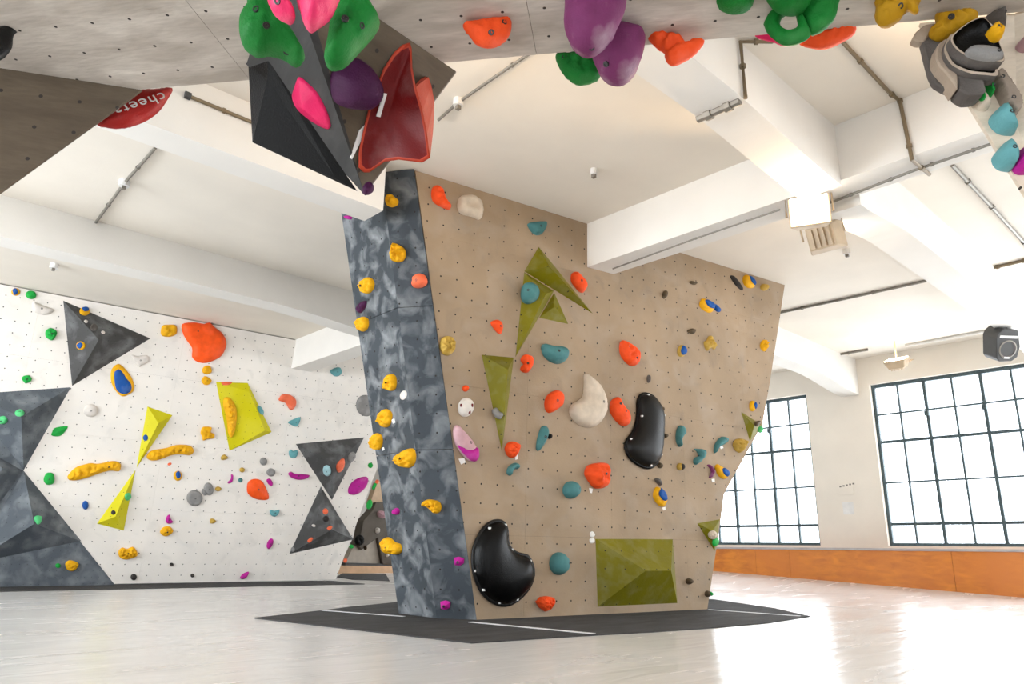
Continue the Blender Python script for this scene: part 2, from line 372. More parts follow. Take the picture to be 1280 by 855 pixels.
# gently rising matting in front of the barrier on the window side
rp = [(10.6, 1.5, 0.002), (10.6, 14.5, 0.002), (15.5, 14.5, 0.50), (15.5, 3.2, 0.012), (15.5, 1.5, 0.004)]
mesh('floor_ramp', rp+[(p[0], p[1], -0.1) for p in rp], [(0, 1, 2, 3, 4), (9, 8, 7, 6, 5)]+[(i, (i+1) % 5, 5+(i+1) % 5, 5+i) for i in range(5)], 'floor', kind='structure').name = 'floor_1'

# ================================================================== CLIMBING PILLAR
def clip_poly(poly, ax, val, keep_less):
    out = []
    for i in range(len(poly)):
        a, b = poly[i], poly[(i+1) % len(poly)]
        ia = (a[ax] <= val) == keep_less; ib = (b[ax] <= val) == keep_less
        if ia: out.append(a)
        if ia != ib:
            t = (val-a[ax])/(b[ax]-a[ax]); out.append((a[0]+(b[0]-a[0])*t, a[1]+(b[1]-a[1])*t))
    return out
def panels(root_surf, poly, us, vs, thick, m, parent, gap=0.0007, name='panel'):
    us = [-99]+us+[99]; vs = [-99]+vs+[99]
    for i in range(len(us)-1):
        for j in range(len(vs)-1):
            q = clip_poly(clip_poly(clip_poly(clip_poly(poly, 0, us[i]+gap, False), 0, us[i+1]-gap, True), 1, vs[j]+gap, False), 1, vs[j+1]-gap, True)
            if len(q) > 2: prism(name, q, -thick, 0, m, parent)
def offs(s, x, y): u = s.uv(x, y); return (u.x, u.y)
dotted('pillar_beige', (0.34, 0.250, 0.165), 0.2035, offs(S_BG, 640, 654.9), 0.13, chalk=0.14, stain=(0.24, 0.19, 0.14), r=0.048)
dotted('pillar_grey', (0.048, 0.056, 0.064), 0.2035, (0.05, 0.1), 0.25, chalk=0.6, chalk_scale=4.4, r=0.05, dist=0.5)
dotted('pillar_grey_front', (0.040, 0.048, 0.057), 0.2035, (0.05, 0.1), 0.25, chalk=0.36, chalk_scale=4.0, r=0.05, dist=0.6)
dotted('wall_pale', (0.81, 0.755, 0.69), 0.1975, offs(S_LW, 180+97/4.75, 560+691/4.75), 0.05, chalk=0.25, r=0.047, stain=(0.62, 0.58, 0.53))
dotted('volume_grey', (0.068, 0.066, 0.064), 0.11, (0.03, 0.03), 0.15, chalk=0.3, dist=0.3, chalk_scale=3.5, r=0.04)
dotted('volume_blue_grey', (0.085, 0.097, 0.11), 0.11, (0.03, 0.03), 0.15, chalk=0.35, dist=0.3, chalk_scale=3.5, r=0.04)
dotted('volume_lime', (0.60, 0.53, 0.004), 0.14, (0.03, 0.03), 0.1, chalk=0.08, dist=0.2, r=0.04, rough=0.55)
dotted('volume_olive', (0.165, 0.145, 0.002), 0.2, (0.03, 0.03), 0.14, chalk=0.12, chalk_scale=7, dist=0.2, r=0.035, rough=0.5)

pillar = empty('climbing_pillar', S_BG.mat(), label='tall flared freestanding climbing pillar with beige front and dark grey chalky corner, rising to the ceiling', cat='climbing wall')
bpoly = [tuple(S_BG.uv(*q)) for q in ((596, 776), (884, 762.5), (901, 648), (905, 617), (916, 597), (953, 530), (962, 480), (981.3, 361))]
tr = S_BG.uv(981.3, 361.5); tl = S_BG.uv(519, 211)
vtop = (ZC-S_BG.o.z)/S_BG.up.z-0.001
bpoly = bpoly[:-1]+[(tr.x, vtop), (tl.x, vtop)]
us = [S_BG.uv(762, 420).x-1.25*k_ for k_ in (-3, -2, -1, 0, 1)]
vs = sorted([S_BG.uv(570, 668).y, S_BG.uv(600, 308).y, S_BG.uv(600, 485).y])
panels(S_BG, bpoly, sorted(us), vs, 0.02, 'pillar_beige', pillar)
def free_panel(name, surf, pts3, m, parent, thick=0.02):
    loc = [(((p-surf.o).dot(surf.t)), (p-surf.o).dot(surf.up)) for p in pts3]
    o = prism(name, loc, -thick, 0, m, parent); o.matrix_local = parent.matrix_world.inverted() @ surf.mat(); return o
top = lambda a, b, z: a+(b-a)*((z-a.z)/(b.z-a.z))
CRT = top(CR0, S_GL.hit(476, 213), ZC-0.002); BET = top(BE0, BE1, ZC-0.002)
gl2 = S_GL.hit(427, 268); GLT = top(GL0, gl2, ZC-0.002)
for name, s, q, m in (('corner_panel', S_GF, (CR0, BE0, BET, CRT), 'pillar_grey_front'), ('corner_panel', S_GL, (GL0, CR0, CRT, GLT), 'pillar_grey')):
    for z0, z1 in ((0, 0.36), (0.36, 0.68), (0.68, 1.0)):
        f = lambda a, b, t: a+(b-a)*t
        g = 0.0006
        free_panel(name, s, (f(q[0], q[3], z0+g*(z0 > 0)), f(q[1], q[2], z0+g*(z0 > 0)), f(q[1], q[2], z1-g*(z1 < 1)), f(q[0], q[3], z1-g*(z1 < 1))), m, pillar)
# closed core behind the panels
inn = -S_BG.n
BR0, BRT = S_BG.hit(884, 762.5), S_BG.pt(tr.x, vtop); K1 = S_BG.hit(903, 630); K2 = S_BG.hit(953, 530)
core_front = [BE0, BR0, K1, K2, BRT, BET]
cf = [p+inn*0.03-S_BG.t*(0.03 if i in (1, 2, 3, 4) else 0) for i, p in enumerate(core_front)]
cb = [p+inn*1.3-S_BG.t*(0.06 if i in (1, 2, 3, 4) else 0) for i, p in enumerate(core_front)]
v = cf+cb; n6 = 6
mesh('core', [pillar.matrix_world.inverted() @ p for p in v], [tuple(range(6)), tuple(range(11, 5, -1))]+[(i, (i+1) % 6, 6+(i+1) % 6, 6+i) for i in range(6)], 'far_brown', pillar)
g0 = [GL0, CR0, BE0]; g1 = [GLT, CRT, BET]
cen = sum(g0, Vector())/3
gi = [p+inn*0.06+S_BG.t*0.05 for p in g0]+[BE0+inn*0.7]+[p+inn*0.06+S_BG.t*0.05 for p in g1]+[BET+inn*0.9]
mesh('corner_core', [pillar.matrix_world.inverted() @ p for p in gi], [(0, 1, 2, 3), (7, 6, 5, 4), (0, 4, 5, 1), (1, 5, 6, 2), (2, 6, 7, 3), (3, 7, 4, 0)], 'far_brown', pillar)

# ================================================================== LEFT CLIMBING WALL
lwall = empty('climbing_wall', S_LW.mat(), label='long pale overhanging climbing wall with rows of bolt holes along the left side', cat='climbing wall')
re0 = S_LW.uv(420, 721); re1 = S_LW.uv(471, 587)
vt = (ZC-S_LW.o.z)/S_LW.up.z-0.02
re2 = re1+(re1-re0)*0.55
base_v = lambda u: 0.0
uL = -6.6
u0 = S_LW.uv(143.5, 731).x
lp = [(uL, 0), (re0.x, 0.03), (re1.x, re1.y), (re2.x, re2.y), (re2.x, vt), (uL, vt)]
panels(S_LW, lp, [-4.0, -2.0, 0.35, 2.6, S_LW.uv(362, 700).x, 5.3], [1.32, 2.55, 3.75], 0.022, 'wall_pale', lwall)
prism('backing', [(uL, 0.02), (re0.x-0.05, 0.05), (re1.x-.05, re1.y), (re2.x-.05, re2.y), (re2.x-.05, vt), (uL, vt)], -0.25, -0.023, 'far_brown', lwall)
gp = [tuple(S_LW.uv(*q)) for q in ((29.6, 588.6), (143.5, 731.5))]
g9 = S_LW.uv(-30, 493)
prism('painted_panel', [gp[0], (gp[1][0], 0.0), (uL+.05, 0.0), (uL+.05, g9.y), (g9.x, g9.y)], 0.0005, 0.006, 'volume_blue_grey', lwall)

# ================================================================== VOLUMES
VOLF = {}
def volume(key, surf, pts, faces, hs, m, label, group=None, name='wall_volume', zk='P', cat='volume'):
    """pts: measured outline + raised points; hs: height of each above the surface"""
    s = SURF[surf] if isinstance(surf, str) else surf
    P3 = [s.shift(hh).hit(*p) for p, hh in zip(px(zk, pts), hs)]
    c = sum(P3, Vector())/len(P3); c = c-s.n*(c-s.o).dot(s.n)
    mw = s.mat(c); inv = mw.inverted()
    loc = [inv @ p for p in P3]
    nb = [i for i, hh in enumerate(hs) if hh < 0.01]
    o = mesh(name, [v_-Vector((0, 0, 0.004)) if i in nb else v_ for i, v_ in enumerate(loc)], faces+[tuple(nb)[::-1]], m, mw=mw, label=label, cat=cat, group=group)
    VOLF[key] = [tri_surf(P3[f[0]], P3[f[1]], P3[f[2]]) for f in faces], [[P3[i] for i in f] for f in faces]
    return o
def in_face(p, tri, n):
    s = []
    for i in range(len(tri)):
        a, b = tri[i], tri[(i+1) % len(tri)]; s.append((b-a).cross(p-a).dot(n))
    return all(x >= -1e-4 for x in s) or all(x <= 1e-4 for x in s)
def pick(surf, x, y):
    if surf.startswith('v:'):
        fs, tris = VOLF[surf[2:]]; best = None
        for s, t in zip(fs, tris):
            p = s.hit(x, y)
            if in_face(p, t, s.n):
                d = (p-O).length
                if best is None or d < best[0]: best = (d, s)
        if best: return best[1]
        return min(fs, key=lambda s: (s.hit(x, y)-O).length)
    return SURF[surf]
T4 = [(0, 1, 3), (1, 2, 3), (2, 0, 3)]
GV = 'charcoal triangular volumes'
volume('dark1', 'lw', [(78.6, 375.3), (188.7, 423), (89.8, 483), (123.5, 424.5)], T4, [0, 0, 0, .38], 'volume_grey', 'charcoal triangular volume highest on the pale wall, with chalked socket', GV, 'triangular_volume')
volume('dark2', 'lw', [(89.3, 483.7), (29.6, 588.6), (-45, 493), (26.5, 520.5)], T4, [0, 0, 0, .38], 'volume_blue_grey', 'dark grey triangular volume cut by the left picture edge, two green holds on it', GV, 'triangular_volume')
volume('dark3', 'lw', [(29.6, 588.6), (101.6, 676.4), (-40, 706), (42.7, 654.8)], T4, [0.006, 0.006, 0.006, .40], 'volume_blue_grey', 'low dark grey triangular volume with steep shaded underside above the painted panel', GV, 'triangular_volume')
volume('dark4', 'lw', [(29.6, 588.6), (-44, 690), (-50, 545), (3, 585)], T4, [0.004, 0.004, 0.004, .22], 'volume_blue_grey', 'chalk-whitened grey triangular volume at the far left, between two others', GV, 'triangular_volume')
volume('dark5', 'lw', [(369.2, 554.7), (455.7, 546.4), (415, 625.5), (419, 579)], T4, [0, 0, 0, .34], 'volume_grey', 'upper dark triangular volume of the pair beside the pillar, pointing down', GV, 'triangular_volume')
volume('dark6', 'lw', [(401, 607.4), (442, 674.4), (361, 693), (415, 662)], T4, [0, 0, 0, .34], 'volume_grey', 'lower dark triangular volume of the pair beside the pillar, pointing up', GV, 'triangular_volume')
GL_ = 'lime green volumes'
volume('lime1', 'lw', [(268.5, 477), (309.7, 478.2), (339.8, 540.2), (285.6, 564.2), (312, 490), (331, 538)], [(0, 1, 4), (0, 4, 5, 3), (1, 2, 5, 4), (2, 3, 5)], [0, 0, 0, 0, .10, .14], 'volume_lime', 'lime four-sided wedge volume on the pale wall carrying a long yellow hold', GL_)
volume('lime2', 'lw', [(184, 507.5), (216, 518.8), (170, 586), (198, 529)], T4, [0, 0, 0, .16], 'volume_lime', 'upper lime spike of the bow-tie pair on the pale wall', GL_)
volume('lime3', 'lw', [(170, 586), (120.7, 654.8), (155, 663.7), (144.6, 645.5)], T4, [0, 0, 0, .18], 'volume_lime', 'lower lime spike of the bow-tie pair on the pale wall', GL_)
GO = 'olive volumes on the beige face'
volume('star2', 'bg', [(278, 212), (440, 314), (230, 675), (395, 330)], T4, [0, 0, 0, .2], 'volume_olive', 'long narrow olive spike hanging from the star cluster, teal ball on top', GO, zk='h')
volume('star1', 'bg', [(357, 77), (278, 210), (650, 440), (415, 185)], T4, [0, 0, 0, .22], 'volume_olive', 'topmost olive spike of the star cluster, pointing down to the right', GO, zk='h')
volume('star3', 'bg', [(440, 318), (520, 497), (355, 462), (440, 400)], T4, [0, 0, 0, .06], 'volume_olive', 'small scratched olive triangle tucked under the star cluster', GO, zk='h')
volume('star4', 'bg', [(601.7, 443), (642.6, 446.7), (627.3, 566), (635, 462)], T4, [0, 0, 0, .2], 'volume_olive', 'olive spike pointing straight down on the left half of the beige face', GO)
volume('box', 'bg', [(743.7, 673), (841.2, 673.6), (847, 754.3), (746.5, 759), (807, 713.4), (839, 713.4)], [(0, 1, 5, 4), (1, 2, 5), (2, 3, 4, 5), (3, 0, 4)], [0, 0, 0, 0, .30, .28], 'volume_olive', 'large rectangular olive wedge volume low on the beige face', GO)
volume('tri1', 'bg', [(870.7, 653.6), (900.6, 648.4), (893.8, 690), (891, 664)], T4, [0, 0, 0, .08], 'volume_olive', 'small olive triangle low at the right edge of the beige face', GO)
volume('tri2', 'bg', [(926, 514), (953.5, 531.5), (937.4, 552.5), (943, 532)], T4, [0, 0, 0, .08], 'volume_olive', 'small olive triangle high at the slanting right edge of the beige face', GO)

# ================================================================== HOLDS
def smooth_loop(pts, n):
    out = []; m = len(pts); per = []
    tot = sum((Vector(pts[i])-Vector(pts[(i+1) % m])).length for i in range(m))
    for i in range(m):
        p0, p1, p2, p3 = (Vector(pts[(i+k_) % m]) for k_ in (-1, 0, 1, 2))
        kk = max(1, round(n*(p2-p1).length/tot))
        for j in range(kk):
            t = j/kk
            out.append(0.5*((2*p1)+(p2-p0)*t+(2*p0-5*p1+4*p2-p3)*t*t+(3*p1-p0-3*p2+p3)*t**3))
    return out
def seg_dist(p, a, b):
    ab = b-a; t = max(0, min(1, (p-a).dot(ab)/max(ab.length_squared, 1e-12))); return (p-a-ab*t).length
def inside(p, poly):
    c = False; n = len(poly)
    for i in range(n):
        a, b = poly[i], poly[i-1]
        if (a.y > p.y) != (b.y > p.y) and p.x < (b.x-a.x)*(p.y-a.y)/(b.y-a.y)+a.x: c = not c
    return c
def prof(t, kind):
    if kind == 'dome': return math.sqrt(max(0, 1-(1-t)**2))
    if kind == 'flat': return min(1, t/0.3)**0.6
    if kind == 'ridge': return t**0.9
    if kind == 'bowl': return 1.0*min(1, t/0.22) if t < 0.22 else 1-0.75*min(1, (t-0.22)/0.5)
    if kind == 'pocket': return math.sqrt(max(0, 1-(1-min(1, t/0.6))**2)) if t < 0.6 else 1-0.6*((t-0.6)/0.4)
    return t
def blob_mesh(loop, H, kind, lump, seed, res=8, two=False, back=0.008, edge=0.18, tilt=(0, 0)):
    n = len(loop)
    xs = [p.x for p in loop]; ys = [p.y for p in loop]
    a = abs(sum(loop[i].x*loop[(i+1) % n].y-loop[(i+1) % n].x*loop[i].y for i in range(n)))/2
    s = math.sqrt(max(a, 1e-8))/res
    inner = []; y = min(ys)+s/2; r = 0
    while y < max(ys):
        x = min(xs)+s/2+(s/2 if r % 2 else 0)
        while x < max(xs):
            p = Vector((x, y))
            if inside(p, loop) and min(seg_dist(p, loop[i], loop[(i+1) % n]) for i in range(n)) > 0.45*s: inner.append(p)
            x += s
        y += s*0.87; r += 1
    vs, es, fs, *_ = delaunay_2d_cdt(list(loop)+inner, [(i, (i+1) % n) for i in range(n)], [], 1, 1e-6)
    D = [min(seg_dist(p, loop[i], loop[(i+1) % n]) for i in range(n)) for p in vs]
    R = max(D) or 1e-6
    size = math.sqrt(a)
    V = []
    for p, d in zip(vs, D):
        t = min(1, d/R); hh = H*(edge+(1-edge)*prof(t, kind))
        if lump:
            q = Vector((p.x/size, p.y/size, 0)); sd_ = Vector((0, 0, seed*3.1))
            hh *= 1+lump*(noise.noise(q*5.5+sd_)*1.5+noise.noise(q*12+sd_)*0.9)*(0.35+0.65*t)
        hh += (p.x*tilt[0]+p.y*tilt[1])*t
        V.append((p.x, p.y, hh))
    F = [tuple(f) for f in fs]
    # boundary edges -> skirt
    cnt = {}
    for f in F:
        for i in range(len(f)):
            e = (f[i], f[(i+1) % len(f)]); cnt[e] = 1
    bd = [e for e in cnt if (e[1], e[0]) not in cnt]
    m = len(V); idx = {}
    if two:
        for i, (p, d) in enumerate(zip(vs, D)):
            t = min(1, d/R); hh = H*(edge*0.0+prof(t, 'dome'))
            V.append((p.x, p.y, -hh*0.9))
        F += [tuple(m+i for i in f[::-1]) for f in F[:]]
        F += [(b, a_, m+a_, m+b) for a_, b in bd]
    else:
        for a_, b in bd:
            for q in (a_, b):
                if q not in idx: idx[q] = len(V); V.append((vs[q].x*1.0, vs[q].y*1.0, -back))
        F += [(b, a_, idx[a_], idx[b]) for a_, b in bd]
        nxt = {a_: b for a_, b in bd}
    return V, F
BOLT = None
def bolt(parent, x, y, z, r, name='bolt'):
    global BOLT
    vv = min(parent.data.vertices, key=lambda v: (v.co.x-x)**2+(v.co.y-y)**2+(v.co.z-z)**2); nn = vv.normal.copy()
    if nn.z < 0.2: nn = Vector((nn.x*.5, nn.y*.5, 0.6)).normalized()
    if BOLT is None:
        v = []; seg = 10
        for zz, rr in ((-0.5, 1), (0.16, 1), (0.2, 0.85), (0.2, 0.5), (0.02, 0.45)):
            v += [(rr*cos(2*math.pi*i/seg), rr*sin(2*math.pi*i/seg), zz) for i in range(seg)]
        f = [(q*seg+i, q*seg+(i+1) % seg, (q+1)*seg+(i+1) % seg, (q+1)*seg+i) for q in range(4) for i in range(seg)]
        f += [tuple(range(seg))[::-1], tuple(range(4*seg, 5*seg))]
        BOLT = mesh(name, v, f, 'bolt_steel', parent); o = BOLT
    else:
        o = BOLT.copy(); C.objects.link(o); o.parent = parent; o.name = name
    o.matrix_local = Matrix.Translation(Vector((x, y, z))-nn*r*0.12) @ nn.to_track_quat('Z', 'Y').to_matrix().to_4x4() @ Matrix.Diagonal((r, r, r, 1)); return o
LABELS = set(); NH = [0]
def ell(cx, cy, rx, ry, rot=0, n=10, wob=0.0):
    out = []; r0 = rad(rot)
    for i in range(n):
        t = 2*math.pi*i/n; k_ = 1+wob*(random.random()-0.5)*2
        a, b = rx*cos(t)*k_, ry*sin(t)*k_; out.append((cx+a*cos(r0)-b*sin(r0), cy+a*sin(r0)+b*cos(r0)))
    return out
def hold(surf, zk, geo, col, H, label, group=None, kind='dome', lump=0.0, bolts=1, insert=None, icol='blue', name='climbing_hold', cat='climbing hold', star=0, tagpx=None, label_part=None, tilt=(0, 0), nb=None):
    NH[0] += 1
    if isinstance(geo, tuple): geo = ell(*geo, n=12 if not star else 2*star, wob=0.0 if not star else 0.18)
    P = px(zk, geo)
    cxp = sum(p[0] for p in P)/len(P); cyp = sum(p[1] for p in P)/len(P)
    s = pick(surf, cxp, cyp)
    uv = [s.uv(*p) for p in P]; c = sum(uv, Vector((0, 0)))/len(uv)
    ext = max(p[0] for p in P)-min(p[0] for p in P)
    big = max(ext, max(p[1] for p in P)-min(p[1] for p in P))
    if lump and col in ('yellow', 'tan', 'ochre'): lump *= 1.5
    loop = smooth_loop([p-c for p in uv], 20 if big < 14 else (30 if big < 40 else 48))
    if 'faceted' in label: loop = [p-c for p in uv]
    res = 5 if big < 9 else (7 if big < 20 else (10 if big < 45 else 16))
    if lump > .2 and big > 11: res = int(res*1.7)
    V, F = blob_mesh(loop, H, kind, lump, NH[0], res, tilt=tilt)
    mw = s.mat(s.pt(c.x, c.y))
    o = mesh(name, V, F, col, mw=mw, smooth='faceted' not in label, label=label, cat=cat, group=group)
    assert label not in LABELS, label
    LABELS.add(label)
    if insert:
        q = px(zk, insert); iu = [s.uv(*p)-c for p in q]
        il = smooth_loop(iu, 18); V2, F2 = blob_mesh(il, H*1.0, 'dome', 0.15, NH[0]+.5, 6, back=0)
        up_ = [w_ for w_ in V if w_[2] > 0]
        hz = lambda a, b: sum(w_[2]/(1e-5+(w_[0]-a)**2+(w_[1]-b)**2) for w_ in up_)/sum(1/(1e-5+(w_[0]-a)**2+(w_[1]-b)**2) for w_ in up_)
        mesh('insert', [(a, b, hz(a, b)+0.006+z_*0.4) for a, b, z_ in V2], F2, icol, o, smooth=True, label='%s raised centre' % icol)
    if bolts and big >= 11:
        zt = lambda x, y: min(V, key=lambda w_: (w_[0]-x)**2+(w_[1]-y)**2+(0 if w_[2] > 0 else 9))[2]
        spots = [(0, 0)] if nb is None else [tuple(s.uv(*p)-c) for p in px(zk, nb)]
        for bx_, by_ in spots:
            if not insert: bolt(o, bx_, by_, zt(bx_, by_), (0.008 if surf in ('cp', 'cl', 'sl', 'sr') else 0.014 if big < 25 else 0.016))
    if tagpx:
        q = px(zk, tagpx); tv = [s.uv(*p)-c for p in q]
        prism('grade_tag', [tuple(p) for p in tv], -0.001, 0.004, 'tag_paper', o, label='white paper grade tag')
    return o
exec_list = []
YL = dict(lump=0.35)
# ---- pale left wall
hold('lw', 'a', (70, 160, 20, 17, 0), 'yellow', .04, 'small blue and yellow hold in the top left corner of the pale wall', insert=[(55, 150), (72, 145), (78, 165), (62, 174)])
hold('lw', 'a', (138, 173, 24, 19, 10), 'green', .06, 'green round hold near the top left corner of the pale wall', lump=.2)
hold('lw', 'a', [(147, 205), (165, 210), (195, 222), (240, 240), (215, 260), (180, 260), (150, 245)], 'white', .06, 'white wedge hold left of the topmost charcoal triangle')
hold('lw', 'a', [(203, 335), (225, 320), (252, 335), (250, 355), (232, 376), (206, 362)], 'green', .08, 'green jug left of the middle of the topmost charcoal triangle', lump=.3)
hold('lw', 'a', (121, 548, 24, 18, 0), 'green', .05, 'small green hold just above the grey triangle at the left edge', lump=.3, star=5)
hold('v:dark1', 'a', (377, 246, 23, 19, 0), 'yellow', .04, 'blue and yellow hold on the upper edge of the topmost charcoal triangle', insert=[(362, 235), (385, 232), (392, 248), (370, 252)])
hold('v:dark1', 'a', (360, 399, 20, 19, 0), 'yellow', .04, 'blue and yellow hold on the left face of the topmost charcoal triangle', insert=[(346, 398), (362, 384), (374, 395), (362, 412)])
hold('v:dark1', 'a', (418, 318, 16, 17, 0), 'slate', .012, 'round grey socket plate on the topmost charcoal triangle', kind='bowl', bolts=0, cat='socket plate', name='socket_plate')
for q, lb in (((383, 291), 'upper left'), ((459, 340), 'lower right')):
    hold('v:dark1', 'a', (q[0], q[1], 9, 7, 20), 'white', .008, 'small white tag %s of the socket on the charcoal triangle' % lb, bolts=0, kind='flat', name='grade_tag', cat='tag')
hold('lw', 'a', [(722, 312), (750, 306), (783, 310), (785, 345), (755, 360), (718, 352)], 'yellow', .07, 'square yellow hold between the charcoal triangle and the big orange blob', lump=.3)
hold('lw', 'P', [(228, 405), (243, 403), (255, 405), (262, 403), (268, 409), (277, 416), (282, 425), (282, 434), (275, 446), (258, 453.5), (246, 452), (240, 446), (240, 435), (233, 425), (228, 415)], 'flame', .10, 'big glossy orange blob high on the pale wall, largest orange hold there', kind='flat', nb=[(246, 414)])
hold('lw', 'a', [(585, 440), (610, 445), (655, 442), (662, 470), (630, 485), (622, 495), (600, 475)], 'white', .05, 'white hold beneath the tip of the topmost charcoal triangle')
hold('lw', 'a', [(520, 482), (545, 490), (585, 540), (597, 590), (580, 612), (545, 625), (515, 600), (495, 560), (495, 510)], 'yellow', .05, 'large upright oval hold, yellow with a blue centre, below the topmost charcoal triangle', kind='flat', insert=[(525, 503), (545, 520), (560, 545), (581, 570), (580, 602), (550, 615), (520, 600), (508, 560), (508, 515)])
hold('lw', 'a', (403, 688, 33, 29, 0), 'white', .07, 'round white knob to the right of the second grey triangle')
hold('lw', 'a', [(232, 785), (245, 765), (300, 758), (290, 780), (270, 800), (245, 803), (228, 797)], 'green', .05, 'green leaf-shaped hold beside the right slope of the second grey triangle', kind='ridge')
hold('lw', 'c', (83, 352, 27, 23, 0), 'yellow', .06, 'upper of two round yellow knobs stacked under the big orange blob', lump=.15, star=5)
hold('lw', 'c', (75, 408, 26, 23, 0), 'yellow', .06, 'lower of two round yellow knobs stacked under the big orange blob', lump=.15, star=5)
hold('lw', 'c', [(45, 690), (55, 660), (80, 655), (105, 660), (100, 685), (120, 695), (115, 718), (85, 722), (58, 730), (55, 710)], 'yellow', .07, 'yellow star-shaped hold left of the lime wedge', lump=.3)
hold('v:lime1', 'P', [(281, 497), (288, 498), (294, 507), (296, 518), (295, 529.6), (293, 540), (289, 547), (285, 541), (284, 530), (282, 518), (279, 506)], 'yellow', .09, 'long upright yellow ridge hold on the lime wedge', lump=.35, kind='ridge', nb=[(290, 520)])
hold('v:lime1', 'c', (366, 568, 12, 28, -30), 'aqua', .03, 'small teal hold on the right edge of the lime wedge')
hold('v:lime1', 'P', [(277, 477.6), (290, 477.6), (286, 481), (279, 481)], 'coral', .02, 'thin orange chip on the top edge of the lime wedge', bolts=0)
hold('lw', 'c', [(462, 512), (480, 485), (515, 483), (545, 500), (557, 522), (550, 550), (530, 568), (515, 555), (500, 530), (475, 520)], 'coral', .08, 'orange crescent hold right of the lime wedge')
hold('lw', 'c', [(513, 632), (545, 615), (578, 605), (575, 630), (560, 655), (535, 648)], 'aqua', .06, 'teal three-cornered hold under the orange crescent')
hold('lw', 'c', [(550, 315), (565, 297), (590, 305), (606, 325), (600, 345), (580, 349), (562, 338)], 'aqua', .07, 'teal hold left of the beam end on the pale wall')
hold('lw', 'c', [(738, 360), (760, 343), (790, 340), (800, 365), (785, 384), (760, 385)], 'aqua', .07, 'teal hold tucked under the beam end on the pale wall')
hold('lw', 'd', [(470, 95), (480, 85), (490, 92), (510, 88), (512, 110), (498, 127), (475, 120)], 'aqua', .06, 'teal hold left of the upper dark triangle of the pair')
hold('lw', 'P', (457, 507, 12, 13.5, -15), 'grey', .06, 'grey oval hold half hidden behind the left edge of the pillar')
hold('lw', 'c', (172, 820, 18, 16, 0), 'tan', .05, 'small yellow knob just below the lime wedge', star=4)
hold('lw', 'd', (243, 184, 13, 12, 0), 'tan', .05, 'tiny yellow knob up and left of the chalky orange hold')
hold('lw', 'd', (347, 143, 18, 19, 0), 'grey', .05, 'upper small grey knob above the chalky orange hold', lump=.2)
hold('lw', 'd', (383, 196, 21, 20, 0), 'grey', .06, 'lower small grey knob above the chalky orange hold', lump=.2)
hold('v:dark5', 'd', [(700, 165), (715, 140), (735, 128), (740, 150), (728, 185), (708, 195)], 'coral', .05, 'orange pink hold on the right face of the upper dark triangle of the pair')
hold('v:dark5', 'd', (656, 187, 20, 27, -10), 'lightblue', .05, 'pale blue oval hold on the left face of the upper dark triangle of the pair')
hold('v:dark5', 'd', (775, 121, 17, 26, 25), 'grey', .04, 'grey oval hold at the right edge of the upper dark triangle of the pair')
hold('v:dark6', 'd', (648, 386, 13, 15, 0), 'coral', .05, 'orange knob near the apex of the lower dark triangle of the pair')
hold('v:dark6', 'd', (650, 422, 15, 15, 0), 'dark', .04, 'black knob right under the orange knob on the lower dark triangle')
hold('v:dark6', 'd', [(655, 467), (672, 455), (682, 462), (668, 478)], 'coral', .03, 'orange chip on the ridge of the lower dark triangle', bolts=0)
hold('v:dark6', 'd', [(560, 528), (578, 512), (588, 518), (572, 538)], 'coral', .03, 'orange chip low on the left face of the lower dark triangle', bolts=0)
hold('v:dark6', 'd', (591, 455, 10, 7, 20), 'white', .02, 'white chip in the middle of the left face of the lower dark triangle', bolts=0)
hold('v:dark6', 'd', (490, 570, 10, 12, 0), 'grey', .03, 'grey knob in the lower left corner of the lower dark triangle')
hold('lw', 'd', [(467, 202), (480, 192), (500, 202), (540, 205), (570, 210), (555, 226), (515, 232), (480, 220)], 'magenta', .07, 'long magenta hold left of the gap between the two dark triangles')
hold('lw', 'd', [(757, 282), (775, 245), (812, 222), (848, 218), (854, 243), (832, 280), (797, 303), (765, 302)], 'magenta', .07, 'big flat magenta disc beside the dark triangles, near the pillar')
hold('lw', 'd', (866, 162, 12, 13, 0), 'green', .04, 'tiny green hold above the magenta disc')
hold('lw', 'd', [(275, 240), (300, 228), (330, 232), (350, 255), (372, 312), (360, 329), (310, 325), (272, 300), (267, 265)], 'flame', .11, 'chalky orange hold low in the middle of the pale wall', kind='ridge')
hold('lw', 'd', [(362, 232), (378, 226), (392, 248), (385, 264), (368, 250)], 'magenta', .05, 'small magenta hold at the upper right of the chalky orange hold')
hold('lw', 'd', [(190, 205), (200, 212), (196, 240), (180, 250), (172, 244), (188, 228)], 'magenta', .03, 'thin magenta hook hold left of the chalky orange hold', bolts=0)
hold('lw', 'd', (235, 234, 11, 11, 0), 'teal', .03, 'tiny teal knob left of the chalky orange hold')
hold('lw', 'd', [(378, 378), (400, 382), (424, 377), (418, 400), (400, 411), (382, 402)], 'aqua', .06, 'teal hold below the chalky orange hold')
hold('lw', 'm', (300, 297, 47, 48, -35), 'grey', .07, 'large smooth grey oval hold low on the pale wall', kind='flat')
hold('lw', 'm', (383, 243, 29, 38, -10), 'grey', .07, 'grey pitted hold at the upper right of the large grey oval')
hold('lw', 'm', (358, 262, 15, 22, -30), 'grey', .04, 'narrow grey hold wedged between the two larger grey holds', bolts=0)
hold('lw', 'm', (440, 243, 19, 14, 0), 'tan', .04, 'small yellow hold just right of the grey holds')
hold('lw', 'm', (408, 433, 17, 17, 0), 'tan', .05, 'small yellow knob below and right of the large grey oval', star=4)
hold('lw', 'm', [(95, 495), (115, 470), (150, 465), (172, 488), (160, 510), (130, 524), (105, 515)], 'yellow', .07, 'yellow flower-shaped hold below the small magenta hook', lump=.35)
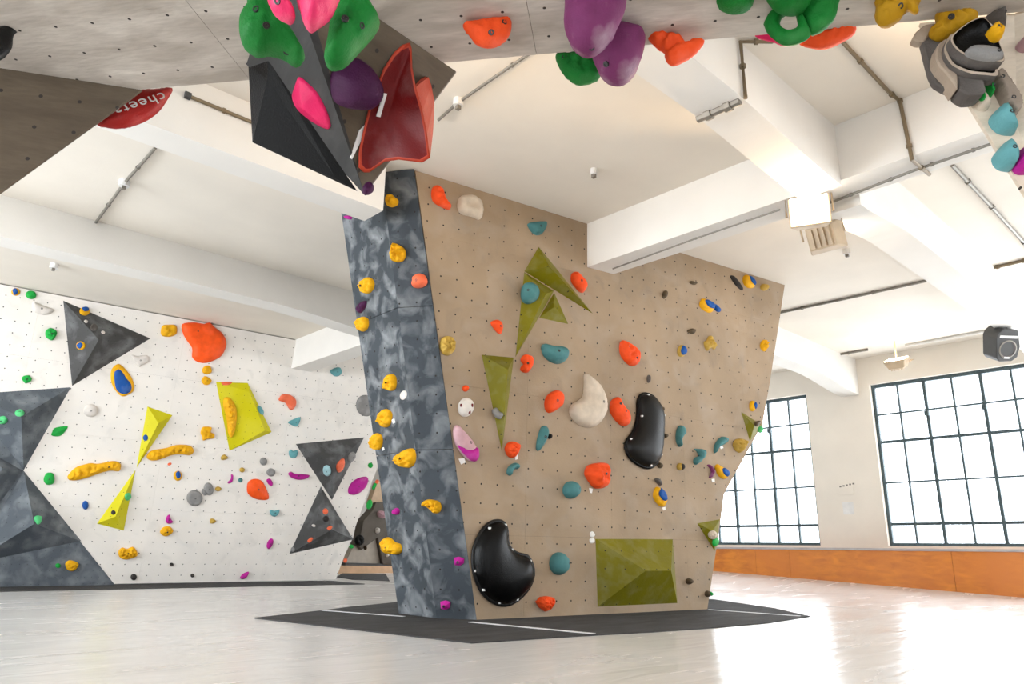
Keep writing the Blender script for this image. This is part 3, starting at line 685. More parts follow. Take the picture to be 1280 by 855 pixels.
hold('lw', 'm', [(133, 410), (150, 395), (158, 420), (172, 440), (150, 450), (130, 440)], 'magenta', .05, 'small magenta hook right above the yellow flower-shaped hold')
hold('lw', 'm', (200, 165, 25, 30, 0), 'yellow', .05, 'small blue and yellow hold under the right-hand long yellow ridge', insert=[(185, 150), (205, 135), (215, 165), (195, 180)])
hold('lw', 'm', (152, 95, 13, 8, -20), 'coral', .01, 'tiny pink tag under the right-hand long yellow ridge', bolts=0, name='grade_tag', cat='tag')
hold('lw', 'm', [(728, 585), (735, 555), (755, 536), (768, 550), (760, 580), (740, 600)], 'magenta', .06, 'upright magenta hold low on the pale wall near the lower dark triangle')
hold('lw', 'm', [(570, 768), (590, 745), (620, 734), (618, 752), (600, 775), (580, 778)], 'magenta', .06, 'lowest magenta hold, just above the foot of the pale wall')
hold('lw', 'm', (163, 692, 11, 11, 0), 'dark', .04, 'small dark knob low on the pale wall, upper one of three')
hold('lw', 'm', (287, 757, 11, 11, 0), 'dark', .04, 'small dark knob at the foot of the pale wall, rightmost of three')
hold('lw', 'b', (595, 717, 14, 14, 0), 'dark', .05, 'dark knob at the foot of the pale wall, nearest the grey panel')
hold('lw', 'b', [(300, 270), (318, 245), (345, 225), (400, 210), (440, 212), (500, 200), (530, 207), (538, 222), (530, 245), (490, 243), (450, 252), (400, 270), (360, 282), (325, 287), (308, 285)], 'yellow', .10, 'long yellow ridge hold left of the lime bow-tie', lump=.25, nb=[(370, 235), (480, 225)])
hold('lw', 'b', [(652, 182), (665, 160), (690, 150), (740, 142), (790, 128), (845, 132), (862, 155), (845, 174), (800, 170), (760, 175), (720, 190), (690, 198), (665, 196)], 'yellow', .10, 'long yellow ridge hold right of the lime bow-tie', lump=.25, nb=[(700, 170), (800, 150)])
hold('v:lime2', 'b', (648, 97, 11, 14, 0), 'blue', .03, 'small blue hold on the upper lime spike of the bow-tie')
hold('v:lime3', 'b', [(557, 350), (575, 342), (582, 360), (570, 376), (558, 372)], 'mint', .04, 'small green hold on the lower lime spike of the bow-tie')
hold('v:lime3', 'b', (505, 430, 10, 10, 0), 'dark', .03, 'dark knob near the wide end of the lower lime spike')
hold('lw', 'b', [(197, 270), (210, 253), (235, 255), (243, 280), (235, 302), (210, 306), (195, 290)], 'green', .07, 'green hold left of the left-hand long yellow ridge', tagpx=[(222, 303), (240, 298), (236, 312), (224, 312)])
hold('lw', 'b', (380, 397, 14, 20, 0), 'blue', .04, 'small blue hold below the left-hand long yellow ridge', lump=.3, tagpx=[(380, 408), (400, 398), (398, 416), (384, 420)])
hold('lw', 'b', [(528, 600), (545, 585), (565, 592), (590, 582), (608, 600), (610, 622), (580, 635), (550, 638), (530, 625)], 'yellow', .08, 'broad yellow hold below the lime bow-tie', lump=.4)
hold('lw', 'b', [(290, 660), (300, 645), (318, 642), (348, 655), (345, 672), (325, 690), (300, 684)], 'yellow', .07, 'yellow star hold on the grey painted panel at the wall foot', lump=.3)
hold('lw', 'b', (258, 666, 12, 11, 0), 'green', .03, 'tiny green hold left of the yellow star on the grey painted panel', lump=.2)
hold('v:dark2', 'P', (24.5, 516.5, 6, 4, 0), 'mint', .05, 'light green hold right of another on the apex of the second grey triangle', lump=.2)
hold('v:dark2', 'P', (3.5, 525, 6, 5, 0), 'mint', .05, 'light green hold touching the left picture edge on the second grey triangle', lump=.2)
hold('v:dark3', 'b', [(150, 455), (165, 443), (182, 452), (178, 478), (165, 482)], 'mint', .05, 'light green hold on the apex of the lowest grey triangle')
# green and orange holds that stick out past the right edge of the pale wall
for i, (q, cl, lb) in enumerate((((322, 228, 9, 22, 25), 'green', 'upper green hold on the right edge of the pale wall'), ((293, 335, 16, 30, 15), 'green', 'middle green hold on the right edge of the pale wall'), ((186, 585, 12, 12, 0), 'green', 'lower green hold on the right edge of the pale wall'), ((338, 200, 9, 13, 20), 'coral', 'pink orange hold at the top of the slanting right edge of the pale wall'), ((150, 668, 10, 14, 20), 'coral', 'orange hold low on the slanting right edge of the pale wall'))):
    hold('lw', 'w', q, cl, .05, lb, lump=.3)

# ---- grey corner of the pillar, left face
hold('gl', 'e', (64, 279, 16, 10, 10), 'magenta', .05, 'magenta hold peeping out under the concrete beam on the pillar')
hold('gl', 'e', [(125, 625), (135, 590), (155, 570), (180, 580), (188, 605), (178, 635), (155, 650), (132, 640)], 'yellow', .08, 'yellow pitted hold above the purple one on the left grey face of the pillar', lump=.4)
hold('gl', 'e', [(105, 715), (125, 690), (150, 685), (145, 715), (125, 742), (112, 740)], 'purple', .05, 'purple hold high on the left grey face of the pillar', lump=.2)
hold('gl', 'e', [(110, 780), (130, 762), (155, 770), (160, 800), (150, 825), (128, 833), (113, 810)], 'yellow', .08, 'yellow pitted hold right under the purple one on the pillar', lump=.4)
hold('gl', 'f', [(268, 330), (280, 300), (300, 288), (322, 305), (325, 345), (315, 372), (290, 378), (270, 355)], 'yellow', .08, 'yellow pitted hold halfway up the left grey face, above the white sticker', lump=.4)
hold('gl', 'f', (361, 402, 18, 26, 20), 'white', .01, 'white speckled sticker on the corner of the pillar', bolts=0, kind='flat', name='sticker', cat='sticker')
hold('gl', 'f', [(232, 525), (245, 490), (270, 475), (298, 492), (302, 520), (290, 560), (265, 574), (240, 555)], 'yellow', .08, 'yellow pitted hold with a white tag at its right, pillar left face', lump=.4, tagpx=[(298, 535), (312, 525), (318, 548), (306, 554)])
hold('gl', 'f', [(195, 650), (205, 615), (225, 605), (248, 622), (250, 660), (235, 692), (210, 690), (196, 670)], 'yellow', .08, 'yellow pitted hold at the outer left edge of the pillar, white tag below', lump=.4, tagpx=[(246, 684), (256, 680), (260, 694), (250, 699)])
hold('gl', 'f', [(335, 720), (360, 705), (385, 690), (415, 688), (428, 715), (425, 760), (400, 788), (365, 785), (342, 768)], 'yellow', .10, 'largest yellow hold on the left grey face, against the corner edge', lump=.45)
hold('gl', 'g', (140, 230, 15, 17, 0), 'magenta', .05, 'small magenta knob low on the left grey face of the pillar')
hold('gl', 'g', [(85, 365), (97, 355), (115, 362), (135, 380), (160, 390), (167, 418), (150, 438), (120, 434), (95, 430), (92, 400)], 'yellow', .10, 'yellow horn-shaped hold lowest on the left grey face of the pillar', lump=.3)
# front grey face
hold('gf', 'e', [(243, 200), (250, 175), (270, 167), (285, 180), (303, 195), (300, 218), (275, 230), (250, 222)], 'yellow', .08, 'topmost yellow hold on the front grey face of the pillar', lump=.3)
hold('gf', 'e', [(266, 455), (275, 420), (285, 405), (310, 415), (335, 435), (340, 465), (325, 492), (295, 497), (270, 485)], 'yellow', .10, 'second yellow hold from the top on the front grey face of the pillar', lump=.45)
hold('gf', 'e', [(372, 600), (378, 568), (402, 553), (432, 560), (445, 590), (435, 612), (405, 623), (378, 618)], 'coral', .10, 'orange dome hold on the front grey face of the pillar')
hold('gf', 'g', [(264, 190), (280, 176), (303, 172), (345, 182), (358, 208), (348, 235), (325, 238), (305, 222), (290, 208), (270, 204)], 'yellow', .10, 'yellow hold lowest on the front grey face of the pillar', lump=.3)
hold('gf', 'g', [(418, 455), (442, 450), (468, 458), (466, 482), (448, 494), (422, 490)], 'magenta', .06, 'upper faceted magenta hold at the foot of the front grey face', kind='ridge')
hold('gf', 'g', [(353, 668), (378, 662), (402, 670), (398, 698), (378, 709), (356, 702)], 'magenta', .06, 'lower faceted magenta hold at the foot of the front grey face', kind='ridge')

# ---- beige face
hold('bg', 'e', [(462, 160), (468, 135), (487, 125), (515, 150), (530, 195), (553, 222), (548, 242), (515, 232), (478, 210), (465, 190)], 'orange', .09, 'tall orange hold in the top left corner of the beige face', lump=.25)
hold('bg', 'e', [(588, 215), (600, 180), (622, 172), (660, 175), (695, 200), (709, 245), (705, 280), (690, 291), (660, 278), (610, 265), (592, 245)], 'cream', .10, 'cream scoop hold at the top of the beige face', kind='pocket', nb=[(665, 218)])
hold('bg', 'P', [(659, 281), (667, 278), (681, 278), (680, 288), (674, 294), (666, 292)], 'teal', .09, 'teal hold above the olive star cluster, topmost teal one')
hold('v:star2', 'h', [(262, 350), (265, 310), (285, 282), (320, 275), (350, 290), (362, 320), (352, 355), (325, 378), (295, 385), (272, 375)], 'teal', .13, 'teal ball fixed on the olive star cluster')
hold('bg', 'h', [(527, 245), (533, 222), (553, 214), (575, 235), (603, 268), (607, 300), (590, 325), (570, 318), (545, 290), (530, 268)], 'orange', .09, 'orange hold right of the olive star cluster')
hold('bg', 'h', [(99, 485), (130, 470), (155, 483), (163, 510), (155, 540), (145, 546), (122, 525)], 'orange', .08, 'small orange hold left of the long olive spike', kind='ridge')
hold('bg', 'h', [(260, 675), (283, 655), (312, 665), (322, 690), (312, 730), (293, 752), (268, 748), (256, 735), (265, 715), (275, 708), (262, 695)], 'orange', .08, 'orange hold left of the half-moon teal hold', lump=.2)
hold('bg', 'h', [(368, 620), (372, 602), (388, 598), (430, 610), (480, 612), (503, 632), (505, 660), (490, 692), (455, 706), (410, 690), (380, 660)], 'teal', .12, 'half-moon teal hold in the middle of the upper beige face')
hold('bg', 'P', [(774, 432), (776, 426.5), (780, 426), (788, 431), (795, 436), (798.5, 445), (796, 455), (788, 457.5), (780, 451), (775, 443)], 'orange', .10, 'orange hold above the black kidney, right of the half-moon', lump=.25, nb=[(782, 434), (790, 449)])
hold('bg', 'i', [(545, 106), (575, 122), (610, 155), (635, 200), (648, 260), (640, 310), (610, 350), (570, 367), (525, 358), (490, 330), (470, 292), (480, 258), (510, 238), (535, 215), (542, 160)], 'cream', .13, 'big cream crescent hold in the centre of the beige face', kind='dome', nb=[(610, 247)])
hold('bg', 'i', [(351, 250), (358, 220), (380, 197), (412, 186), (435, 200), (441, 230), (435, 258), (405, 283), (372, 297), (355, 280)], 'orange', .09, 'orange oval hold left of the big cream crescent')
hold('bg', 'i', [(667, 280), (672, 240), (690, 225), (710, 220), (722, 250), (752, 285), (762, 325), (752, 355), (730, 361), (700, 338), (678, 308)], 'orange', .10, 'tall orange hold between the cream crescent and the black kidney', lump=.15, nb=[(697, 255), (725, 290)])
KID = [(800, 245), (812, 213), (838, 204), (870, 215), (900, 248), (917, 290), (922, 340), (918, 430), (908, 500), (885, 547), (848, 562), (805, 548), (760, 512), (740, 465), (748, 428), (775, 393), (793, 345), (800, 295)]
hold('bg', 'i', KID, 'black', .16, 'upright black kidney-shaped volume on the right half of the beige face', bolts=0, name='kidney_volume', cat='volume', nb=None)
KB = [(505, 450), (515, 395), (545, 330), (585, 290), (625, 278), (658, 290), (670, 330), (672, 375), (690, 415), (730, 440), (770, 450), (792, 490), (797, 540), (775, 600), (725, 655), (665, 682), (605, 668), (550, 620), (515, 540)]
hold('bg', 'g', KB, 'gloss', .17, 'large glossy black bean-shaped volume at the foot of the beige face', bolts=0, name='bean_volume', cat='volume')
hold('bg', 'i', (856, 131, 8, 20, 0), 'slate', .04, 'slim grey brown hold above the black kidney', bolts=0)
hold('bg', 'i', (918, 277, 11, 14, -20), 'brown', .05, 'brown knob touching the upper right of the black kidney')
hold('bg', 'i', (936, 407, 12, 11, 0), 'brown', .05, 'brown knob right of the middle of the black kidney')
hold('bg', 'i', (909, 550, 12, 16, -30), 'brown', .05, 'brown knob at the lower right of the black kidney')
hold('bg', 'i', [(885, 618), (900, 612), (916, 632), (914, 650), (900, 642)], 'slate', .05, 'grey brown chip right above the blue and yellow hold under the kidney', bolts=0)
hold('bg', 'i', [(878, 700), (885, 665), (900, 654), (925, 675), (942, 710), (936, 742), (918, 752), (892, 730)], 'yellow', .05, 'blue and yellow oval hold below the black kidney', kind='flat', lump=.2, insert=[(894, 690), (907, 660), (930, 682), (936, 715), (915, 722)], tagpx=[(924, 756), (938, 752), (940, 766), (928, 770)])
hold('bg', 'l', [(248, 225), (262, 222), (276, 240), (278, 265), (265, 283), (257, 300), (260, 330), (250, 336), (237, 315), (232, 285), (236, 250)], 'teal', .08, 'tall teal hook hold right of the black kidney')
hold('bg', 'i', [(322, 398), (335, 365), (352, 358), (367, 372), (370, 400), (350, 445), (325, 478), (311, 474), (312, 440)], 'teal', .09, 'slim upright teal hold below the cream crescent', kind='ridge')
hold('bg', 'i', (376, 410, 8, 13, 0), 'dark', .05, 'dark peg at the right of the slim upright teal hold', bolts=0)
hold('bg', 'i', [(158, 468), (172, 442), (195, 435), (222, 448), (226, 468), (212, 500), (195, 516), (170, 503)], 'orange', .10, 'orange hold at the tip of the downward olive spike', lump=.3, tagpx=[(208, 500), (222, 497), (222, 520), (210, 524)])
hold('bg', 'i', [(168, 590), (172, 562), (190, 545), (212, 538), (226, 552), (220, 568), (203, 570), (192, 582), (184, 601)], 'teal', .07, 'small teal hook hold below the downward olive spike')
hold('bg', 'i', [(544, 592), (552, 560), (575, 545), (620, 538), (648, 543), (658, 575), (656, 630), (640, 657), (598, 663), (572, 640), (555, 615)], 'orange', .13, 'big blocky orange hold low in the middle of the beige face', lump=.25, tagpx=[(568, 660), (586, 664), (582, 686), (572, 684)], nb=[(615, 595)])
hold('bg', 'i', (478, 670, 39, 43, 10), 'teal', .11, 'teal dome hold left of the big blocky orange hold', nb=[(498, 665)])
hold('bg', 'f', (691, 366, 16, 17, 0), 'orange', .05, 'tiny orange red knob above the white spotted hold')
hold('bg', 'f', (692, 467, 41, 52, 10), 'white', .07, 'white oval hold with dark red spots near the left edge of the beige face', bolts=0)
hold('bg', 'f', [(623, 600), (630, 570), (648, 562), (675, 590), (715, 635), (745, 685), (753, 730), (742, 757), (715, 756), (680, 728), (645, 680), (628, 640)], 'pinkish', .09, 'slanting pink and purple oblong hold near the left edge of the beige face', nb=[(702, 658)], tagpx=[(655, 742), (685, 738), (692, 762), (668, 772)])
hold('bg', 'f', [(553, 135), (562, 100), (590, 87), (615, 95), (633, 125), (628, 165), (600, 190), (572, 183), (556, 160)], 'tan', .09, 'tan yellow hold straddling the grey corner edge of the beige face', lump=.35)
hold('bg', 'j', (162, 447, 49, 61, 0), 'teal', .12, 'large teal dome hold left of the olive wedge volume', nb=[(193, 442)])
hold('bg', 'j', [(38, 650), (62, 625), (95, 620), (130, 627), (134, 655), (112, 690), (88, 703), (58, 682)], 'orange', .10, 'red orange faceted hold at the foot of the beige face', lump=.25)
hold('bg', 'j', [(330, 285), (343, 274), (358, 290), (350, 306), (334, 304)], 'tag_paper', .012, 'upper white paper tag above the olive wedge volume', bolts=0, kind='flat', name='grade_tag', cat='tag')
hold('bg', 'j', [(329, 316), (352, 312), (354, 334), (333, 338)], 'tag_paper', .012, 'lower white paper tag above the olive wedge volume', bolts=0, kind='flat', name='grade_tag', cat='tag')
hold('bg', 'j', (859, 541, 17, 17, 0), 'brown', .06, 'dark brown knob right of the olive wedge volume')
hold('bg', 'j', (958, 608, 15, 17, 0), 'brown', .06, 'brown and green knob at the bottom right corner of the beige face', insert=[(956, 598), (968, 595), (974, 612), (962, 618)], icol='green')
hold('v:tri1', 'j', (987, 293, 25, 22, 0), 'cream', .05, 'cream hold on the lower small olive triangle at the right edge', lump=.35)
hold('v:tri1', 'j', (1002, 330, 14, 26, 10), 'green', .03, 'green hold under the cream one on the lower small olive triangle', bolts=0)
hold('v:tri2', 'l', (667, 213, 14, 13, 0), 'brown', .05, 'brown knob on the upper small olive triangle at the right edge')
hold('v:tri2', 'l', (686, 243, 15, 19, 20), 'mint', .06, 'green hold poking out past the upper small olive triangle')
hold('bg', 'l', [(626, 110), (637, 90), (652, 95), (658, 120), (648, 145), (630, 140)], 'yellow', .05, 'blue and yellow hold right above the upper small olive triangle', insert=[(638, 112), (648, 98), (658, 118), (648, 136)])
hold('bg', 'l', [(436, 365), (437, 335), (452, 305), (478, 282), (500, 288), (503, 306), (485, 325), (462, 335), (448, 355), (441, 370)], 'teal', .08, 'comma-shaped teal hold with a small white tag, near the right edge', tagpx=[(468, 335), (482, 328), (488, 342), (474, 348)], nb=[(482, 303)])
hold('bg', 'l', [(537, 325), (548, 300), (572, 292), (600, 300), (606, 325), (590, 355), (572, 368), (548, 352)], 'tan', .08, 'tan three-lobed hold near the slanting right edge', lump=.5)
hold('bg', 'l', [(330, 347), (350, 347), (378, 350), (386, 375), (372, 403), (340, 432), (326, 418), (332, 395), (352, 385), (345, 362)], 'teal', .08, 'teal claw-shaped hold between two others on the right half')
hold('bg', 'l', [(442, 440), (455, 428), (475, 440), (508, 460), (514, 488), (490, 508), (460, 490), (448, 465)], 'yellow', .05, 'blue and yellow hold with an orange rim, right of the purple sliver', kind='flat', insert=[(468, 455), (490, 450), (510, 478), (497, 496), (476, 482)])
hold('bg', 'l', [(400, 435), (413, 430), (432, 450), (438, 475), (425, 500), (410, 500), (420, 470), (412, 448)], 'mauve', .04, 'purple and white sliver hold on the right half of the beige face', bolts=0, tagpx=[(424, 508), (440, 506), (442, 524), (428, 526)])
hold('bg', 'l', (255, 442, 17, 20, 0), 'tan', .05, 'small yellow and dark hold below the tall teal hook', insert=[(250, 432), (264, 428), (270, 448), (258, 460)], icol='dark')
hold('bg', 'k', (130, 207, 12, 22, 10), 'brown', .05, 'dark upright hold right of the beam, upper beige face')
hold('bg', 'k', (281, 144, 19, 9, 15), 'brown', .05, 'dark flat hold near the top of the right beige part')
hold('bg', 'k', [(480, 108), (495, 106), (520, 135), (545, 175), (542, 184), (515, 162), (492, 132)], 'dark', .05, 'long dark sliver hold at the top right of the beige face', bolts=0)
hold('bg', 'k', [(548, 120), (560, 102), (580, 105), (605, 132), (612, 158), (598, 172), (570, 168), (552, 148)], 'yellow', .05, 'blue and yellow hold beside the long dark sliver at the top', kind='flat', insert=[(572, 110), (595, 115), (611, 140), (603, 160), (582, 142)])
hold('bg', 'k', (661, 168, 20, 18, 10), 'tan', .06, 'pale yellow knob in the top right corner of the beige face', lump=.3)
hold('bg', 'k', [(317, 268), (322, 238), (340, 228), (385, 250), (392, 285), (372, 304), (340, 292)], 'yellow', .05, 'larger blue and yellow hold of the adjoining pair on the upper beige face', kind='flat', insert=[(334, 242), (360, 238), (389, 258), (386, 284), (352, 275)])
hold('bg', 'k', [(392, 265), (402, 258), (428, 285), (424, 300), (402, 292)], 'blue', .04, 'smaller dark blue hold of the adjoining pair on the upper beige face', bolts=0)
hold('bg', 'k', [(250, 402), (275, 388), (292, 394), (288, 414), (270, 416)], 'brown', .05, 'brown wedge hold above the small blue teardrop')
hold('bg', 'k', [(198, 515), (205, 488), (222, 475), (240, 490), (243, 520), (228, 538), (206, 535)], 'tan', .05, 'small blue teardrop hold on the upper right beige part', insert=[(206, 505), (222, 480), (242, 508), (230, 530), (212, 528)])
hold('bg', 'k', [(340, 460), (355, 450), (365, 430), (382, 428), (385, 450), (402, 478), (395, 500), (375, 490), (358, 507), (345, 490)], 'tan', .06, 'tan paw-shaped hold on the upper right beige part', lump=.45)
hold('bg', 'k', [(640, 480), (652, 452), (672, 452), (678, 485), (665, 510), (648, 500)], 'yellow', .06, 'yellow pitted hold near the right edge under the top corner', lump=.5)
hold('v:star4', 'i', [(97, 285), (118, 270), (135, 290), (152, 300), (140, 325), (115, 318)], 'grey', .06, 'grey white tagged hold on the downward olive spike', bolts=0)
# dishes get a flat rim, screws, spots
bpy.context.view_layer.update()
def by_label(s): return next(o for o in C.objects if o.get('label') == s)
def rim_of(o, zk, surf, pts, r_, m):
    s = SURF[surf]; inv = o.matrix_local.inverted(); lp_ = smooth_loop([Vector((inv @ s.hit(*p)).xy) for p in px(zk, pts)], 48); n = len(lp_)
    V, F = [], []
    for i, p in enumerate(lp_):
        d = (lp_[(i+1) % n]-lp_[i-1]).normalized(); nn = Vector((d.y, -d.x))
        for k_ in range(6):
            t = 2*math.pi*k_/6; q = p+nn*r_*cos(t); V.append((q.x, q.y, 0.02+r_*sin(t)))
    for i in range(n):
        for k_ in range(6): F.append((i*6+k_, i*6+(k_+1) % 6, ((i+1) % n)*6+(k_+1) % 6, ((i+1) % n)*6+k_))
    mesh('rim', V, F, m, o, smooth=True)
def screws(o, zk, surf, pts, h, r=0.011, name='screw', m='plastic_white'):
    s = SURF[surf]; inv = o.matrix_world.inverted() if False else o.matrix_local.inverted()
    for p in px(zk, pts):
        q = inv @ s.hit(*p); V = o.data.vertices
        zt = max((v_.co.z for v_ in V if (v_.co.x-q.x)**2+(v_.co.y-q.y)**2 < 0.05**2), default=h)
        up_ = [v_.co for v_ in V if v_.co.z > 0]; ws_ = [(1/(1e-6+((c_.x-q.x)**2+(c_.y-q.y)**2)**1.5), c_.z) for c_ in up_]; z_ = sum(a_*b_ for a_, b_ in ws_)/sum(a_ for a_, b_ in ws_)
        box(name, q.x-r, q.x+r, q.y-r, q.y+r, z_-0.02, z_+0.006, m, o)
ob = by_label('large glossy black bean-shaped volume at the foot of the beige face')
rim_of(ob, 'g', 'bg', KB, .024, 'black')
screws(ob, 'g', 'bg', [(572, 312), (652, 296), (692, 415), (778, 470), (512, 518), (548, 610), (705, 655), (628, 672)], .04)
ob = by_label('upright black kidney-shaped volume on the right half of the beige face')
rim_of(ob, 'i', 'bg', KID, .022, 'gloss')
screws(ob, 'i', 'bg', [(838, 212), (805, 315), (915, 310), (852, 553), (898, 500), (757, 425)], .04)
ob = by_label('white oval hold with dark red spots near the left edge of the beige face')
for p in ((662, 460), (700, 495), (712, 460)):
    q = ob.matrix_local.inverted() @ S_BG.hit(*px('f', [p])[0])
    zq = min((v for v in ob.data.vertices if v.co.z > 0), key=lambda v: (v.co.x-q.x)**2+(v.co.y-q.y)**2).co.z; box('spot', q.x-.016, q.x+.016, q.y-.019, q.y+.019, zq-.02, zq+.004, 'wine', ob, bevel=0.006)
ob = by_label('slanting pink and purple oblong hold near the left edge of the beige face')
iu = [ob.matrix_local.inverted() @ S_BG.hit(*p) for p in px('f', [(642, 672), (690, 690), (742, 682), (752, 728), (741, 755), (716, 754), (682, 726)])]
V_, F_ = blob_mesh(smooth_loop([Vector((p.x, p.y)) for p in iu], 30), .085, 'dome', 0, 3, 9, back=0)
mesh('lower_half', [(a, b, c*0.9+0.03) for a, b, c in V_], F_, 'magenta', ob, smooth=True, label='purple lower half')

# ================================================================== OVERHANGING ROOF ABOVE THE CAMERA
E1, E2 = cut(175, 112, 2, ZR), cut(1280, 14.6, 2, ZR)
S0 = cut(0, 85, 2, ZR); ed = (E2-E1).normalized(); E3 = E1+ed*7.5; S9 = S0+(S0-E1).normalized()*3.6
backd = Vector((-ed.y, ed.x, 0)); backd = backd if backd.dot(-S0) > 0 else -backd
B3 = E3+backd*3.6; B9 = S9+backd*3.2+Vector((0.5, -0.6, 0))
roof = empty('boulder_roof', Matrix.Translation((1.0, 1.0, ZR)), label='pale plywood underside of an overhanging boulder above the camera, full width of the photo', cat='climbing roof')
S_RF = Surf(Vector((0, 0, ZR)), (0, 0, -1), ed)
rp3 = [S9, E1, E3, B3, B9]
rot = Matrix.Rotation(math.atan2(ed.y, ed.x), 4, 'Z')
inv = (Matrix.Translation((1.0, 1.0, ZR)) @ rot).inverted()
rl = [tuple((inv @ p).xy) for p in rp3]
x0 = min(p[0] for p in rl); x1 = max(p[0] for p in rl); e1x = (inv @ E1).x
cuts = [x0-1]+[e1x-1.9, e1x+0.56, e1x+1.9, e1x+4.0]+[x1+1]
for i in range(len(cuts)-1):
    q = clip_poly(clip_poly(rl, 0, cuts[i]+0.0008, False), 0, cuts[i+1]-0.0008, True)
    if len(q) > 2: prism('panel', q, 0, 0.02, 'roof_ply', roof, rot)
prism('backing', [(p[0]*0.995, p[1]*0.995) for p in rl], 0.02, 0.35, 'far_brown', roof, rot)
# support walls at the far sides, behind the camera
# brown facet hanging from the left seam
S_BF = Surf(S0, (S0-E1).cross(UPZ))
bf = empty('boulder_facet', S_BF.mat(), label='dark brown plywood facet with bolt holes hanging at the left under the roof', cat='climbing wall')
ebf = [S_BF.uv(*p) for p in ((177, 112.4), (172, 116), (0, 240), (-260, 425), (-260, 44.5))]
prism('panel', [tuple(p) for p in ebf], -0.012, 0, 'brown_ply', bf)
prism('backing', [tuple(p) for p in ebf], -0.06, -0.0125, 'far_brown', bf, inset=0.12)

# hanging pyramid
pyr = empty('hanging_pyramid', Matrix.Translation((PN+PL+PR)/3), label='dark plywood pyramid hanging point-down from the roof edge, packed with big holds', cat='volume')
pin = pyr.matrix_world.inverted()
def slab_face(name, pts, m, parent, th=0.018):
    s = tri_surf(*pts[:3]); return free_panel(name, s, pts, m, parent, th)
PLu, PRu, PNu = PL-UPZ*0.002, PR-UPZ*0.002, PN-UPZ*0.002
ridge = [PNu+(PRu-PNu)*0.055, PNu+(PLu-PNu)*0.055]
slab_face('right_panel', [PNu, PRu, TIP], 'brown_ply', pyr)
slab_face('left_panel', [PNu, PLu, TIP], 'ridge_black', pyr)
slab_face('rear_panel', [PLu, PRu, TIP], 'far_brown', pyr)
rs = [p+n_*0.004 for p, n_ in ((PNu, S_SR.n), (PNu+(PRu-PNu)*0.075, S_SR.n), (TIP, S_SR.n))]
slab_face('edge_strip', rs, 'ridge_black', pyr, 0.006)

# big holds and volumes on the pyramid
def fvol(surf, zk, pts, hs, faces, m, label, name, cat='volume', smooth=False, bevel=0.004, labels=None, solid=None):
    s = SURF[surf] if isinstance(surf, str) else surf
    P3 = [s.shift(hh).hit(*p) for p, hh in zip(px(zk, pts), hs)]
    c = s.hit(*px(zk, pts)[0]); mw = s.mat(c); inv = mw.inverted()
    return mesh(name, [inv @ p for p in P3], faces, m, mw=mw, smooth=smooth, label=label, cat=cat), P3, s
bv, BP, _ = fvol('sl', 'u', [(455, 15), (580, -28), (1140, 800), (480, 492), (575, 95), (1005, 720)], [0, 0, 0, .15, .02, .03], [(0, 1, 4, 3), (1, 2, 5, 4), (4, 5, 3), (3, 5, 2), (0, 3, 2), (0, 2, 1)], 'gloss', 'glossy black triangular volume with chalk smears on the left face of the hanging pyramid', 'triangular_volume')
hold('sl', 'u', [(776, 80), (790, 85), (830, 120), (885, 175), (930, 255), (960, 325), (974, 390), (966, 404), (930, 396), (880, 368), (835, 338), (780, 290), (748, 240), (738, 195), (750, 150)], 'crimson', .05, 'flat crimson leaf hold on the left face of the hanging pyramid', nb=[(806, 183)], kind='ridge')
hold('sl', 'u', (880, 610, 35, 20, 20), 'grey', .02, 'oval grey bolt plate low on the black triangular volume', bolts=0, name='bolt_plate', cat='bolt plate')
hold('sr', 's', [(60, 200), (105, 160), (170, 128), (225, 160), (262, 215), (281, 270), (272, 325), (235, 370), (190, 387), (112, 377), (65, 345), (50, 270)], 'purple', .16, 'dark purple rounded hold in the middle of the hanging pyramid', kind='dome', nb=[(190, 150)])
def hang(zk, geo, col, label, depth=0.5, at=None, z=ZR, kind='dome', lump=0.05, off=0.0, res=14, name='climbing_hold', bolts=(), bm_='bolt_steel', H=None, surf=None, chalkpart=None):
    """rounded hold hanging under the roof: solid of revolution-like body standing at its fixing point"""
    if isinstance(geo, tuple): geo = ell(*geo, n=14)
    P = px(zk, geo)
    if surf is None:
        a = at or min(P, key=lambda p: p[1]); fix = cut(a[0], a[1], 2, z)
        n = (O-fix); n.z = 0; n.normalize(); s = Surf(fix+n*off, n)
    else: s = surf
    uv = [s.uv(*p) for p in P]; c = sum(uv, Vector((0, 0)))/len(uv)
    loop = smooth_loop([p-c for p in uv], 48)
    w = max(p.x for p in loop)-min(p.x for p in loop); h_ = max(p.y for p in loop)-min(p.y for p in loop)
    NH[0] += 1
    V, F = blob_mesh(loop, H or min(w, h_)*0.5*depth*2, kind, lump, NH[0], res, two=True)
    assert label not in LABELS, label
    LABELS.add(label)
    o = mesh(name, V, F, col, mw=s.mat(s.pt(c.x, c.y)), smooth=True, label=label, cat='climbing hold')
    for b in bolts:
        q = s.uv(*px(zk, [b])[0])-c
        zt = min(V, key=lambda w_: (w_[0]-q.x)**2+(w_[1]-q.y)**2+(0 if w_[2] > 0 else 9))[2]
        bolt(o, q.x, q.y, zt, 0.012)
    return o, s, c
G_S1 = [(60, 180), (75, 130), (125, 60), (140, -60), (300, -60), (345, 120), (400, 200), (490, 310), (560, 420), (608, 508), (590, 525), (545, 528), (490, 495), (430, 455), (330, 430), (280, 440), (225, 450), (160, 410), (110, 380), (66, 300)]
hang('r', G_S1, 'deepgreen', 'large green jug hold on the left side of the hanging pyramid', at=(330, 5), off=0.14, z=2.62, bolts=[(180, 235), (270, 360), (455, 460)], lump=.18, H=.10)
